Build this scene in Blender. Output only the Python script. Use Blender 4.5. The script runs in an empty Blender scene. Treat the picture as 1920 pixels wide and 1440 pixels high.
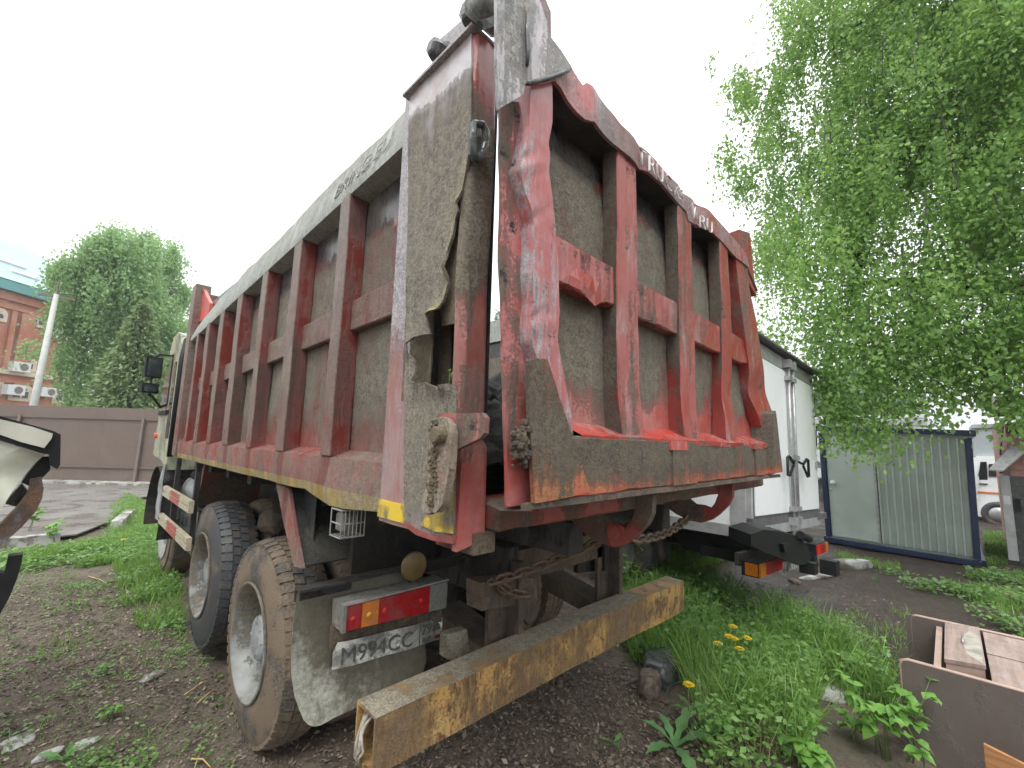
import bpy, bmesh, math, random
import numpy as np
from mathutils import Vector, Matrix, noise, geometry
random.seed(7); RNG = np.random.default_rng(7)
scene = bpy.context.scene
V = Vector
# ------------------------------------------------------------------ camera
CAMR = np.array([[0.7019455869416033, -0.7116867181800856, 0.027828189651279294],
                 [0.11180042891989418, 0.07151432409064258, -0.9911540574215425],
                 [0.7034010641636361, 0.6988474201253932, 0.12976604454766358]])
CAMC = np.array([-2.0314378, -0.7746380, 1.6764248]); CAMF = 818.988   # focal length for a 1920 px wide picture
camd = bpy.data.cameras.new('camera'); cam = bpy.data.objects.new('camera', camd)
scene.collection.objects.link(cam); scene.camera = cam
camd.sensor_width = 36.0; camd.lens = 36.0*CAMF/1920.0; camd.clip_start = 0.05; camd.clip_end = 2000.0
cam.matrix_world = Matrix(((CAMR[0][0], -CAMR[1][0], -CAMR[2][0], CAMC[0]),
                           (CAMR[0][1], -CAMR[1][1], -CAMR[2][1], CAMC[1]),
                           (CAMR[0][2], -CAMR[1][2], -CAMR[2][2], CAMC[2]), (0, 0, 0, 1)))
# ------------------------------------------------------------------ sky, sun, exposure
world = bpy.data.worlds.new('World'); scene.world = world; world.use_nodes = True
wn = world.node_tree; wn.nodes.clear()
sky = wn.nodes.new('ShaderNodeTexSky'); sky.sky_type = 'NISHITA'; sky.sun_disc = False
sky.sun_elevation = math.radians(58); sky.sun_rotation = math.radians(235); sky.dust_density = 6.0; sky.air_density = 1.0
hs = wn.nodes.new('ShaderNodeHueSaturation'); hs.inputs['Saturation'].default_value = 0.12
mx = wn.nodes.new('ShaderNodeMix'); mx.data_type = 'RGBA'; mx.inputs[0].default_value = 0.88
tc = wn.nodes.new('ShaderNodeTexCoord'); sx = wn.nodes.new('ShaderNodeSeparateXYZ'); wn.links.new(tc.outputs['Generated'], sx.inputs[0])
cl = wn.nodes.new('ShaderNodeMapRange'); cl.inputs[1].default_value = 0; cl.inputs[2].default_value = 1; cl.inputs[3].default_value = 7.8; cl.inputs[4].default_value = 20.0
wn.links.new(sx.outputs[2], cl.inputs[0])
cm = wn.nodes.new('ShaderNodeVectorMath'); cm.operation = 'SCALE'; cm.inputs[0].default_value = (.97, 1.0, 1.02); wn.links.new(cl.outputs[0], cm.inputs['Scale'])
wn.links.new(cm.outputs[0], mx.inputs[7])                      # overcast: even cloud cover, brighter towards the zenith
bg = wn.nodes.new('ShaderNodeBackground'); bg.inputs['Strength'].default_value = 0.11
wo = wn.nodes.new('ShaderNodeOutputWorld')
wn.links.new(sky.outputs[0], hs.inputs['Color']); wn.links.new(hs.outputs[0], mx.inputs[6])
wn.links.new(mx.outputs[2], bg.inputs['Color']); wn.links.new(bg.outputs[0], wo.inputs[0])
sund = bpy.data.lights.new('sun', 'SUN'); sund.energy = 1.4; sund.angle = math.radians(24); sund.color = (1.0, 0.97, 0.92)
sun = bpy.data.objects.new('sun', sund); scene.collection.objects.link(sun)
_az, _el = math.radians(235), math.radians(58)
_d = V((math.sin(_az)*math.cos(_el), math.cos(_az)*math.cos(_el), math.sin(_el)))
sun.rotation_euler = _d.to_track_quat('Z', 'Y').to_euler(); sun.location = (0, 0, 30)
scene.view_settings.view_transform = 'Standard'; scene.view_settings.look = 'None'
scene.view_settings.exposure = 0.48; scene.view_settings.gamma = 1.0; scene.view_settings.use_curve_mapping = False
scene.render.engine = 'CYCLES'
scene.cycles.max_bounces = 6; scene.cycles.diffuse_bounces = 2; scene.cycles.transparent_max_bounces = 6

# ------------------------------------------------------------------ measuring helpers (real planes and distances)
def ray(px, py):
    return CAMR.T @ np.array([(px-960.0)/CAMF, (py-720.0)/CAMF, 1.0])
def onp(px, py, ax, val):
    r = ray(px, py); t = (val-CAMC[ax])/r[ax]; return V(CAMC + t*r)
def at(px, py, d):
    r = ray(px, py); return V(CAMC + r*d/math.hypot(r[0], r[1]))
def fbm(x, y, z=0.0, o=3):
    s = 0.0; a = 1.0
    for i in range(o):
        s += a*noise.noise(V((x, y, z))); x *= 2.03; y *= 2.03; z *= 2.03; a *= 0.5
    return s
# ------------------------------------------------------------------ object helpers
ROOTLOC = {}
def thing(name, label, cat, loc=(0, 0, 0), group=None):
    o = bpy.data.objects.new(name, None); scene.collection.objects.link(o); o.location = loc
    o.empty_display_size = 0.3
    o['label'] = label; o['category'] = cat
    if group: o['group'] = group
    ROOTLOC[o.name] = V(loc); return o
def tag(o, label, cat, group=None):
    o['label'] = label; o['category'] = cat
    if group: o['group'] = group
    return o
def base_of(parent):
    p = parent
    while p.parent is not None: p = p.parent
    return ROOTLOC.get(p.name, V((0, 0, 0)))
def link_mesh(name, me, mat, parent=None, smooth=False, loc=None):
    if mat is not None:
        for m in (mat if isinstance(mat, (list, tuple)) else [mat]): me.materials.append(m)
    o = bpy.data.objects.new(name, me); scene.collection.objects.link(o)
    off = V((0, 0, 0))
    if parent is not None:
        o.parent = parent; off = base_of(parent)
    elif loc is not None:
        off = V(loc); o.location = off; ROOTLOC[o.name] = off
    if off.length > 0: me.transform(Matrix.Translation(-off))
    if smooth:
        me.polygons.foreach_set('use_smooth', [True]*len(me.polygons))
    return o
def fin(bm, name, mat, parent=None, smooth=False, bevel=0.0, loc=None, autos=None):
    if bevel > 0:
        es = [e for e in bm.edges if len(e.link_faces) == 2 and e.calc_face_angle(0) > 0.6]
        if es: bmesh.ops.bevel(bm, geom=es, offset=bevel, segments=1, affect='EDGES', profile=0.5)
    bmesh.ops.recalc_face_normals(bm, faces=bm.faces[:])
    if autos is not None:
        for f in bm.faces: f.smooth = True
        for e in bm.edges:
            if len(e.link_faces) == 2 and e.calc_face_angle(0) > autos: e.smooth = False
    me = bpy.data.meshes.new(name); bm.to_mesh(me); bm.free()
    return link_mesh(name, me, mat, parent, smooth, loc)
def np_mesh(name, verts, faces, mat, parent=None, smooth=False, loc=None):
    faces = np.asarray(faces, dtype=np.int32); k = faces.shape[1]
    me = bpy.data.meshes.new(name); me.vertices.add(len(verts))
    me.vertices.foreach_set('co', np.asarray(verts, dtype=np.float32).ravel())
    me.loops.add(faces.size); me.loops.foreach_set('vertex_index', faces.ravel())
    me.polygons.add(len(faces)); me.polygons.foreach_set('loop_start', np.arange(0, faces.size, k, dtype=np.int32))
    me.polygons.foreach_set('loop_total', np.full(len(faces), k, dtype=np.int32))
    me.update(calc_edges=True); me.validate()
    return link_mesh(name, me, mat, parent, smooth, loc)
def nb(): return bmesh.new()
def hexa(bm, c):                    # eight corners: bottom four ccw, top four ccw
    vs = [bm.verts.new(V(p)) for p in c]
    for f in ((3, 2, 1, 0), (4, 5, 6, 7), (0, 1, 5, 4), (1, 2, 6, 5), (2, 3, 7, 6), (3, 0, 4, 7)):
        bm.faces.new([vs[i] for i in f])
    return vs
def box(bm, x0, x1, y0, y1, z0, z1):
    return hexa(bm, [(x0, y0, z0), (x1, y0, z0), (x1, y1, z0), (x0, y1, z0), (x0, y0, z1), (x1, y0, z1), (x1, y1, z1), (x0, y1, z1)])
def bar(bm, a, b, w, h, up=(0, 0, 1)):
    a, b, up = V(a), V(b), V(up); d = (b-a).normalized(); s = d.cross(up).normalized(); u = s.cross(d)
    s *= w/2; u *= h/2
    return hexa(bm, [a-s-u, a+s-u, b+s-u, b-s-u, a-s+u, a+s+u, b+s+u, b-s+u])
def prism(bm, poly, vec):
    vec = V(vec); n = len(poly)
    a = [bm.verts.new(V(p)) for p in poly]; b = [bm.verts.new(V(p)+vec) for p in poly]
    bm.faces.new(a[::-1]); bm.faces.new(b)
    for i in range(n): bm.faces.new([a[i], a[(i+1) % n], b[(i+1) % n], b[i]])
def tube(bm, pts, r, seg=6, cap=True):
    pts = [V(p) for p in pts]; rings = []; prev = None
    for i, p in enumerate(pts):
        d = (pts[min(i+1, len(pts)-1)]-pts[max(i-1, 0)]).normalized()
        u = (prev if prev is not None else (V((0, 0, 1)) if abs(d.z) < .9 else V((1, 0, 0))))
        u = (u-d*u.dot(d)).normalized(); w = d.cross(u); prev = u
        rr = r[i] if isinstance(r, (list, tuple)) else r
        rings.append([bm.verts.new(p+(u*math.cos(t)+w*math.sin(t))*rr) for t in [2*math.pi*k/seg for k in range(seg)]])
    for a, b in zip(rings, rings[1:]):
        for k in range(seg): bm.faces.new([a[k], a[(k+1) % seg], b[(k+1) % seg], b[k]])
    if cap: bm.faces.new(rings[0][::-1]); bm.faces.new(rings[-1])
def lathe(bm, prof, c, seg=48, axis='x', closed=False):    # prof: (along axis, radius)
    c = V(c); rings = []
    for (t, r) in prof:
        ring = []
        for k in range(seg):
            a = 2*math.pi*k/seg; ca, sa = r*math.cos(a), r*math.sin(a)
            off = {'x': V((t, ca, sa)), 'y': V((ca, t, sa)), 'z': V((ca, sa, t))}[axis]
            ring.append(bm.verts.new(c+off))
        rings.append(ring)
    prs = list(zip(rings, rings[1:]))
    if closed: prs.append((rings[-1], rings[0]))
    for a, b in prs:
        for k in range(seg): bm.faces.new([a[k], a[(k+1) % seg], b[(k+1) % seg], b[k]])
    return rings
def disc(bm, ring, flip=False):
    bm.faces.new(ring[::-1] if flip else ring)
def inside(p, poly):
    x, y = p; c = False; n = len(poly); j = n-1
    for i in range(n):
        xi, yi = poly[i]; xj, yj = poly[j]
        if (yi > y) != (yj > y) and x < (xj-xi)*(y-yi)/(yj-yi)+xi: c = not c
        j = i
    return c
def dens(poly, sp):
    out = []
    for i in range(len(poly)):
        a, b = poly[i], poly[(i+1) % len(poly)]; L = math.hypot(b[0]-a[0], b[1]-a[1]); n = max(1, int(round(L/sp)))
        for k in range(n): out.append((a[0]+(b[0]-a[0])*k/n, a[1]+(b[1]-a[1])*k/n))
    return out
def sheet(bm, poly, mp, tv, sp=.04, disp=None):
    """plate of real thickness: outline poly in (u,v), mp(u,v)->point, tv thickness vector, disp(u,v,p)->offset"""
    P = dens(poly, sp); n = len(P)
    us = [p[0] for p in P]; vs = [p[1] for p in P]; pts = list(P)
    u = min(us)+sp*.5
    while u < max(us):
        v = min(vs)+sp*.5
        while v < max(vs):
            q = (u+random.uniform(-.15, .15)*sp, v+random.uniform(-.15, .15)*sp)
            if inside(q, P) and min((q[0]-a)**2+(q[1]-b)**2 for a, b in P) > (.45*sp)**2: pts.append(q)
            v += sp
        u += sp
    r = geometry.delaunay_2d_cdt([V(p) for p in pts], [(i, (i+1) % n) for i in range(n)], [], 1, 1e-7)
    v2, fs = r[0], r[2]; tv = V(tv); A = []; Bk = []
    for q in v2:
        p = V(mp(q.x, q.y))
        if disp: p = p+V(disp(q.x, q.y, p))
        A.append(bm.verts.new(p)); Bk.append(bm.verts.new(p+tv))
    cnt = {}
    for f in fs:
        f = list(f)
        try:
            bm.faces.new([A[i] for i in f]); bm.faces.new([Bk[i] for i in reversed(f)])
        except ValueError: continue
        for i in range(len(f)):
            e = (f[i], f[(i+1) % len(f)]); k = (min(e), max(e)); cnt.setdefault(k, []).append(e)
    for k, l in cnt.items():
        if len(l) == 1:
            i, j = l[0]
            try: bm.faces.new([A[j], A[i], Bk[i], Bk[j]])
            except ValueError: pass
def subd(bm, maxlen, it=6):
    for _ in range(it):
        es = [e for e in bm.edges if e.calc_length() > maxlen]
        if not es: break
        bmesh.ops.subdivide_edges(bm, edges=es, cuts=1, use_grid_fill=True)
def warp(bm, fn):
    for v in bm.verts: v.co += V(fn(v.co))
def text_bm(s, size, depth=0.002, bold=0.0, spacing=1.0, shear=0.0):
    cu = bpy.data.curves.new('lettering', 'FONT'); cu.body = s; cu.size = size; cu.extrude = depth; cu.offset = bold
    cu.space_character = spacing; cu.shear = shear; cu.resolution_u = 3
    o = bpy.data.objects.new('lettering', cu); scene.collection.objects.link(o)
    dg = bpy.context.evaluated_depsgraph_get(); me = bpy.data.meshes.new_from_object(o.evaluated_get(dg))
    bm = bmesh.new(); bm.from_mesh(me); bpy.data.objects.remove(o); bpy.data.curves.remove(cu); bpy.data.meshes.remove(me)
    return bm
def fin_islands(bm, name, mat, parent):        # every letter becomes a piece of its own
    left = set(bm.verts); isl = []
    while left:
        st = [left.pop()]; comp = set(st)
        while st:
            v = st.pop()
            for e in v.link_edges:
                w = e.other_vert(v)
                if w in left: left.discard(w); comp.add(w); st.append(w)
        isl.append(comp)
    for comp in sorted(isl, key=lambda s_: min(v.co.x-v.co.y for v in s_)):
        nb_ = bmesh.new(); mp = {v: nb_.verts.new(v.co) for v in comp}
        for f in {f for v in comp for f in v.link_faces}: nb_.faces.new([mp[v] for v in f.verts])
        fin(nb_, name, mat, parent)
    bm.free()
def copy_obj(o, parent=None, delta=(0, 0, 0)):
    c = o.copy(); scene.collection.objects.link(c)
    if parent is not None: c.parent = parent
    c.location = o.location + V(delta); return c
def copy_tree(o, parent=None, delta=(0, 0, 0)):
    c = copy_obj(o, parent, delta)
    for ch in list(o.children): copy_tree(ch, c)
    return c
# ------------------------------------------------------------------ material helpers
class N:
    def __init__(s, name, rough=.6, metal=0.0, spec=.5):
        s.m = bpy.data.materials.new(name); s.m.use_nodes = True; s.t = s.m.node_tree; s.n = s.t.nodes
        s.b = s.n['Principled BSDF']; s.b.inputs['Roughness'].default_value = rough; s.b.inputs['Metallic'].default_value = metal
        s.b.inputs['Specular IOR Level'].default_value = spec
        s.geo = None
    def L(s, a, b): s.t.links.new(a, b)
    def pos(s, sc=(1, 1, 1), rot=(0, 0, 0)):
        if s.geo is None: s.geo = s.n.new('ShaderNodeNewGeometry')
        m = s.n.new('ShaderNodeMapping'); m.inputs['Scale'].default_value = sc; m.inputs['Rotation'].default_value = rot
        s.L(s.geo.outputs['Position'], m.inputs['Vector']); return m.outputs[0]
    def noise(s, scale, detail=5, rough=.6, sc=(1, 1, 1), dist=0.0, rot=(0, 0, 0)):
        x = s.n.new('ShaderNodeTexNoise'); x.inputs['Scale'].default_value = scale; x.inputs['Detail'].default_value = detail
        x.inputs['Roughness'].default_value = rough; x.inputs['Distortion'].default_value = dist
        s.L(s.pos(sc, rot), x.inputs['Vector']); return x.outputs['Fac']
    def vor(s, scale, sc=(1, 1, 1), feat='F1'):
        x = s.n.new('ShaderNodeTexVoronoi'); x.inputs['Scale'].default_value = scale; x.feature = feat
        s.L(s.pos(sc), x.inputs['Vector']); return x
    def ma(s, op, a, b=None, c=None):
        x = s.n.new('ShaderNodeMath'); x.operation = op
        for i, v in enumerate((a, b, c)):
            if v is None: continue
            if hasattr(v, 'is_linked'): s.L(v, x.inputs[i])
            else: x.inputs[i].default_value = v
        return x.outputs[0]
    def ramp(s, f, a, b, va=0.0, vb=1.0):
        x = s.n.new('ShaderNodeMapRange'); x.interpolation_type = 'SMOOTHSTEP'
        for i, v in enumerate((a, b, va, vb)): x.inputs[i+1].default_value = v
        s.L(f, x.inputs[0]); return x.outputs[0]
    def mix(s, f, a, b, mode='MIX'):
        x = s.n.new('ShaderNodeMix'); x.data_type = 'RGBA'; x.blend_type = mode
        for i, v in ((0, f), (6, a), (7, b)):
            if hasattr(v, 'is_linked'): s.L(v, x.inputs[i])
            elif i == 0: x.inputs[0].default_value = v
            else: x.inputs[i].default_value = (v[0], v[1], v[2], 1)
        return x.outputs[2]
    def xyz(s, i):
        if s.geo is None: s.geo = s.n.new('ShaderNodeNewGeometry')
        x = s.n.new('ShaderNodeSeparateXYZ'); s.L(s.geo.outputs['Position'], x.inputs[0]); return x.outputs[i]
    def col(s, c):
        if hasattr(c, 'is_linked'): s.L(c, s.b.inputs['Base Color'])
        else: s.b.inputs['Base Color'].default_value = (c[0], c[1], c[2], 1)
    def rgh(s, r):
        if hasattr(r, 'is_linked'): s.L(r, s.b.inputs['Roughness'])
        else: s.b.inputs['Roughness'].default_value = r
    def bump(s, h, dist=.01, strength=.6):
        x = s.n.new('ShaderNodeBump'); x.inputs['Distance'].default_value = dist; x.inputs['Strength'].default_value = strength
        s.L(h, x.inputs['Height']); s.L(x.outputs[0], s.b.inputs['Normal'])
    def island(s):
        if s.geo is None: s.geo = s.n.new('ShaderNodeNewGeometry')
        return s.geo.outputs['Random Per Island']
def plain(name, c, rough=.6, metal=0.0, var=.25, scale=12.0, bump=.0, spec=.5):
    k = N(name, rough, metal, spec); f = k.noise(scale, 5)
    k.col(k.mix(k.ramp(f, .3, .7), [v*(1-var) for v in c], [min(1, v*(1+var)) for v in c]))
    if bump: k.bump(k.noise(scale*8, 3), bump, .5)
    return k.m
def grime(name, paint, mud=(.19, .165, .115), cov=.0, zg=None, scuff=0.0, rough=.38, streak=.5, rust=0.0, paint2=None, scale=2.2,
          scuffc=(.3, .31, .32), soft=.05, yg=None, dark=None, mudr=.85, spk=1.0, film=.3, rs=34, top=None, topc=(.045, .042, .048), stripes=None):
    """paint under streaky mud; zg=((z, extra cover), ...) changes how much mud sticks with height"""
    k = N(name, rough, 0, .5)
    n1 = k.noise(scale, 7, .62); n2 = k.noise(1.0, 6, .65, (22, 22, 1.6)); n3 = k.noise(120, 6, .85); n4 = k.noise(9, 7, .68); n5 = k.noise(1.0, 5, .7, (70, 70, 9))
    n6 = k.noise(30, 7, .82); n6r = k.ramp(n6, .38, .62); n3r = k.ramp(k.ma('ADD', k.ma('MULTIPLY', n3, .55), k.ma('MULTIPLY', n6, .45)), .38, .62); n2r = k.ramp(n2, .36, .64); n4r = k.ramp(n4, .34, .66)
    p2 = paint2 or [min(1, c*1.25+.02) for c in paint]
    base = k.mix(n4r, paint, p2)
    if top:          # darker tone towards the top, with a ragged lower edge
        tm = k.ramp(k.ma('ADD', k.xyz(2), k.ma('ADD', k.ma('MULTIPLY', k.ma('SUBTRACT', n1, .5), .5), k.ma('MULTIPLY', k.ma('SUBTRACT', n4, .5), .12))), top[0], top[1])
        base = k.mix(tm, base, topc)
    base = k.mix(k.ma('MULTIPLY', k.ramp(k.ma('ADD', n1, k.ma('MULTIPLY', k.ma('SUBTRACT', n5, .5), .4)), .38, .66), film), base, [m_*1.05 for m_ in mud])      # thin dust film
    if scuff > 0:
        sm = k.ma('ADD', k.ma('MULTIPLY', k.noise(1.0, 6, .7, (5, 5, 1.6), .6), .7), k.ma('MULTIPLY', n5, .3))
        base = k.mix(k.ramp(sm, .54-scuff*.2, .68-scuff*.2), base, k.mix(n3r, [c*.6 for c in scuffc], [min(1, c*1.35) for c in scuffc]))
    if rust > 0:
        rm = k.ma('ADD', k.ma('MULTIPLY', k.noise(rs, 7, .75, (1, 1, .4)), .6), k.ma('MULTIPLY', n4, .4))
        base = k.mix(k.ramp(rm, .58-rust*.2, .68-rust*.2), base, k.mix(k.ramp(k.noise(60, 3), .35, .65), (.30, .13, .035), (.10, .04, .02)))
    f = k.ma('ADD', k.ma('MULTIPLY', n1, 1-streak*.6), k.ma('MULTIPLY', n2, streak*.6))
    f = k.ma('ADD', f, k.ma('MULTIPLY', k.ma('SUBTRACT', n3, .5), .22*spk)); f = k.ma('ADD', f, k.ma('MULTIPLY', k.ma('SUBTRACT', n4, .5), .35))
    f = k.ma('ADD', f, k.ma('MULTIPLY', k.ma('SUBTRACT', n5, .5), .2*streak))
    for grad, ax in ((zg, 2), (yg, 1)):
        if not grad: continue
        acc = None
        for (za, va), (zb, vb) in zip(grad, grad[1:]):
            seg = k.ramp(k.xyz(ax), za, zb, 0, vb-va); acc = seg if acc is None else k.ma('ADD', acc, seg)
        f = k.ma('ADD', f, k.ma('ADD', acc, grad[0][1]))
    m = k.ramp(f, .5-cov-soft, .5-cov+soft)
    mc = k.mix(n3r, [c*.36 for c in mud], [c*1.62 for c in mud])
    mc = k.mix(k.ma('MULTIPLY', n2r, .45), mc, k.mix(n3r, [mud[0]*.45, mud[1]*.47, mud[2]*.5], [mud[0]*.85, mud[1]*.87, mud[2]*.9]))
    mc = k.mix(k.ma('MULTIPLY', n4r, .35), mc, [mud[0]*1.35, mud[1]*1.25, mud[2]*1.15])
    sp_ = k.ramp(k.noise(55, 4, .6, (1, 1, .6)), .66, .71); mc = k.mix(k.ma('MULTIPLY', sp_, .7), mc, [mud[0]*.22, mud[1]*.22, mud[2]*.22])
    c = k.mix(m, base, mc)
    if stripes:      # wet run marks below each rib
        fr = k.ma('FRACT', k.ma('DIVIDE', k.ma('ADD', k.xyz(1), k.ma('ADD', k.ma('MULTIPLY', k.ma('SUBTRACT', n1, .5), .12), stripes[0])), stripes[1]))
        sm_ = k.ramp(k.ma('ADD', k.ma('ABSOLUTE', k.ma('SUBTRACT', fr, .5)), k.ma('MULTIPLY', k.ma('SUBTRACT', n2, .5), .12)), .06, .11, 1, 0); c = k.mix(k.ma('MULTIPLY', sm_, .75), c, stripes[2])
    if dark:
        dm = k.ramp(k.ma('ADD', n4, k.ma('MULTIPLY', k.ma('SUBTRACT', n3, .5), .5)), dark-.15, dark-.11); c = k.mix(dm, c, (.02, .019, .017))
    k.col(c); k.rgh(k.ramp(m, 0, 1, rough, mudr))
    k.bump(k.ma('ADD', k.ma('MULTIPLY', k.ma('MULTIPLY', k.ma('ADD', n6, k.ma('MULTIPLY', n3, .6)), m), 1.3), k.ma('ADD', k.ma('MULTIPLY', m, .5), k.ma('MULTIPLY', n4, .4))), .010, .7)
    return k.m
def leafmat(name, c1, c2, tr=(.16, .3, .05), t=.35, rough=.45):
    k = N(name, rough, 0, .35); isl = k.island(); b = k.mix(isl, c1, c2)
    k.col(b); out = k.n['Material Output']; tn = k.n.new('ShaderNodeBsdfTranslucent')
    k.L(k.mix(isl, [v*.8 for v in tr], [v*1.2 for v in tr]), tn.inputs[0])
    ms = k.n.new('ShaderNodeMixShader'); ms.inputs[0].default_value = t
    k.L(k.b.outputs[0], ms.inputs[1]); k.L(tn.outputs[0], ms.inputs[2]); k.L(ms.outputs[0], out.inputs[0]); return k.m
# ================================================================== materials
RED = (.42, .045, .032); PINK = (.48, .13, .11); MUD = (.20, .175, .125); DMUD = (.105, .086, .06)
M = {}
M['side_red'] = grime('dusty_red_side_paint', (.17, .045, .037), mud=(.20, .153, .125), cov=.05, streak=.8, zg=((1.6, -.12), (2.0, .01), (2.5, .04), (2.9, -.02)), soft=.16, rough=.25, mudr=.42, paint2=(.22, .072, .06), film=.5)
M['rib_side'] = grime('shaded_deep_red_rib_side', (.15, .026, .021), mud=(.085, .064, .05), cov=-.06, streak=.6, rough=.28, paint2=(.19, .04, .033), film=.15, soft=.12)  # cleaner deep red paint, darkened further to add shade between the ribs
M['tail_rib_side'] = grime('shaded_mud_caked_rib_side', (.20, .03, .024), mud=(.095, .08, .06), cov=.06, streak=.4, rough=.35, paint2=(.25, .05, .04), zg=((1.7, -.1), (2.1, .02), (2.5, .05)), film=.2, spk=2)  # caked mud, its colour also darkened for the shade in the recesses
M['side_panel'] = grime('muddy_side_panel', (.20, .062, .052), mud=(.175, .16, .125), cov=.04, streak=.6, zg=((1.6, -.16), (1.9, .05), (2.5, .06), (2.66, -.30)), top=(2.50, 2.60), rough=.22, paint2=(.25, .11, .095), soft=.13, spk=2.2, film=.6)
M['sill_red'] = grime('wet_red_sill_paint', (.27, .058, .05), mud=(.21, .16, .13), cov=-.01, streak=.9, rough=.22, paint2=(.33, .115, .10), soft=.10, film=.5, stripes=(-.83, .56, (.17, .035, .028)))
M['yellow'] = grime('yellow_band_paint', (.42, .29, .055), mud=(.27, .22, .13), cov=.02, streak=.9, rough=.3, paint2=(.45, .33, .11), soft=.1, film=.5, stripes=(-.83, .56, (.30, .19, .03)))
M['rail_pale'] = grime('pale_grey_rail', (.40, .41, .37), mud=(.38, .40, .365), cov=.03, streak=.9, rough=.35, scuff=.3, scuffc=(.24, .26, .24), soft=.12, spk=2)  # pale grey tone over the whole rail
M['post_plate'] = grime('mud_coated_post_plate', (.31, .235, .225), mud=(.20, .183, .145), cov=.08, streak=.6, zg=((1.4, -.04), (1.6, .06), (2.55, .06), (2.75, -.02), (2.86, -.3)), rough=.25, paint2=(.44, .42, .44), soft=.09, spk=1.3, film=.5)
M['post_strip'] = grime('lilac_to_red_post_flange', (.25, .10, .085), mud=(.35, .32, .33), cov=-.02, streak=.8, zg=((1.4, -.2), (1.8, -.08), (2.2, .25)), rough=.25, mudr=.25, paint2=(.30, .16, .145), soft=.14, spk=.6, film=.5)  # red below, lilac grey increasing with height
M['post_rear'] = grime('red_post_rear_face', (.22, .044, .038), mud=(.17, .15, .115), cov=.03, streak=.7, spk=2, zg=((1.4, -.1), (2.05, -.12), (2.15, .08), (2.6, .05), (2.8, -.1)), rough=.28, paint2=(.33, .105, .095), film=.4, dark=.82)
M['torn_inner'] = grime('muddy_torn_inner_steel', (.11, .078, .045), mud=(.155, .125, .08), cov=.06, streak=.6, rough=.6, rust=.3, spk=2)
M['yellow_patch'] = grime('bright_yellow_reflective_patch', (.62, .43, .03), mud=(.22, .19, .14), cov=-.05, streak=.4, rough=.35, scale=7, paint2=(.66, .48, .05), soft=.08, film=.25)
M['yellow_edge'] = grime('yellow_primer_edge', (.40, .33, .12), mud=(.26, .235, .17), cov=.04, streak=.3, rough=.5, scale=9, soft=.1)
M['tail_red'] = grime('bright_red_tailgate_paint', (.275, .031, .026), mud=(.16, .13, .10), cov=-.09, streak=.8, scuff=.12, rough=.24, paint2=(.30, .058, .048), scuffc=(.25, .225, .22), spk=2.6, dark=.78, film=.22)
M['tail_post'] = grime('scuffed_pink_red_post', (.33, .05, .047), mud=(.27, .26, .25), cov=-.1, streak=.9, scuff=.5, rough=.22, paint2=(.32, .085, .085), scuffc=(.27, .26, .27), spk=1.6, dark=.8)
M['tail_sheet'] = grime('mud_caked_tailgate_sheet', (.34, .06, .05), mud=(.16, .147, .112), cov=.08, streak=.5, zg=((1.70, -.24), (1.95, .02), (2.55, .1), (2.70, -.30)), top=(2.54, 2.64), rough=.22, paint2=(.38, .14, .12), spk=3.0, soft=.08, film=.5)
M['tail_rail'] = grime('crumpled_red_top_rail', (.33, .05, .042), mud=(.25, .22, .21), cov=-.04, streak=.3, scuff=.35, rough=.24, paint2=(.38, .17, .17), scuffc=(.33, .30, .32), soft=.12, film=.4)
M['steel_cap'] = grime('bare_scraped_steel', (.34, .31, .32), mud=(.38, .38, .36), cov=.0, streak=.9, scuff=.4, rough=.25, paint2=(.44, .38, .39), scuffc=(.16, .165, .17), spk=1.8)
M['ledge'] = grime('fresh_red_ledge_paint', (.40, .042, .032), mud=(.2, .17, .13), cov=-.14, streak=.3, scuff=.1, rough=.22, paint2=(.42, .075, .06), film=.2, spk=2)
M['beam_mud'] = grime('brown_mud_on_tailgate_beam', (.36, .065, .038), mud=(.11, .092, .068), cov=.09, streak=.6, zg=((1.52, -.17), (1.60, .0), (1.66, .09)), rough=.3, paint2=(.40, .15, .06), spk=3, soft=.08)
M['gusset'] = grime('rusty_mud_gusset', (.38, .085, .045), mud=(.115, .095, .07), cov=.07, streak=.95, zg=((1.52, -.12), (1.66, .0), (1.9, .03)), rough=.4, paint2=(.34, .17, .065), rust=.5, spk=3)
M['flange_red'] = grime('pinkish_red_flange', (.33, .065, .055), mud=(.145, .12, .09), cov=-.03, streak=.7, zg=((1.5, -.06), (2.2, .03), (2.7, .1)), rough=.26, paint2=(.38, .14, .135), dark=.78, film=.4, spk=1.6)
M['cross_red'] = grime('dull_red_crossbeam', (.20, .035, .027), mud=(.12, .095, .068), cov=.03, streak=.3, rough=.4, paint2=(.24, .06, .045))
M['hook'] = grime('muddy_red_hook_plate', (.20, .03, .024), mud=(.13, .105, .08), cov=.0, streak=.3, rough=.45)
M['frame'] = grime('muddy_brown_chassis', (.06, .046, .034), mud=(.115, .088, .062), cov=.03, rough=.6)
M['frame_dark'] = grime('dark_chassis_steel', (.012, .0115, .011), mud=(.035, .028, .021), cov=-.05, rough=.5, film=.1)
M['beam_rust'] = grime('rusty_yellow_bumper_face', (.42, .25, .08), mud=(.21, .145, .085), cov=-.02, streak=.5, rust=.6, rough=.6, paint2=(.50, .35, .15), spk=4, mudr=.7, rs=48, soft=.1)
M['beam_top'] = grime('dusty_bumper_top', (.36, .22, .09), mud=(.30, .27, .205), cov=.08, streak=.2, rust=.3, rough=.6, spk=1.5)
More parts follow.
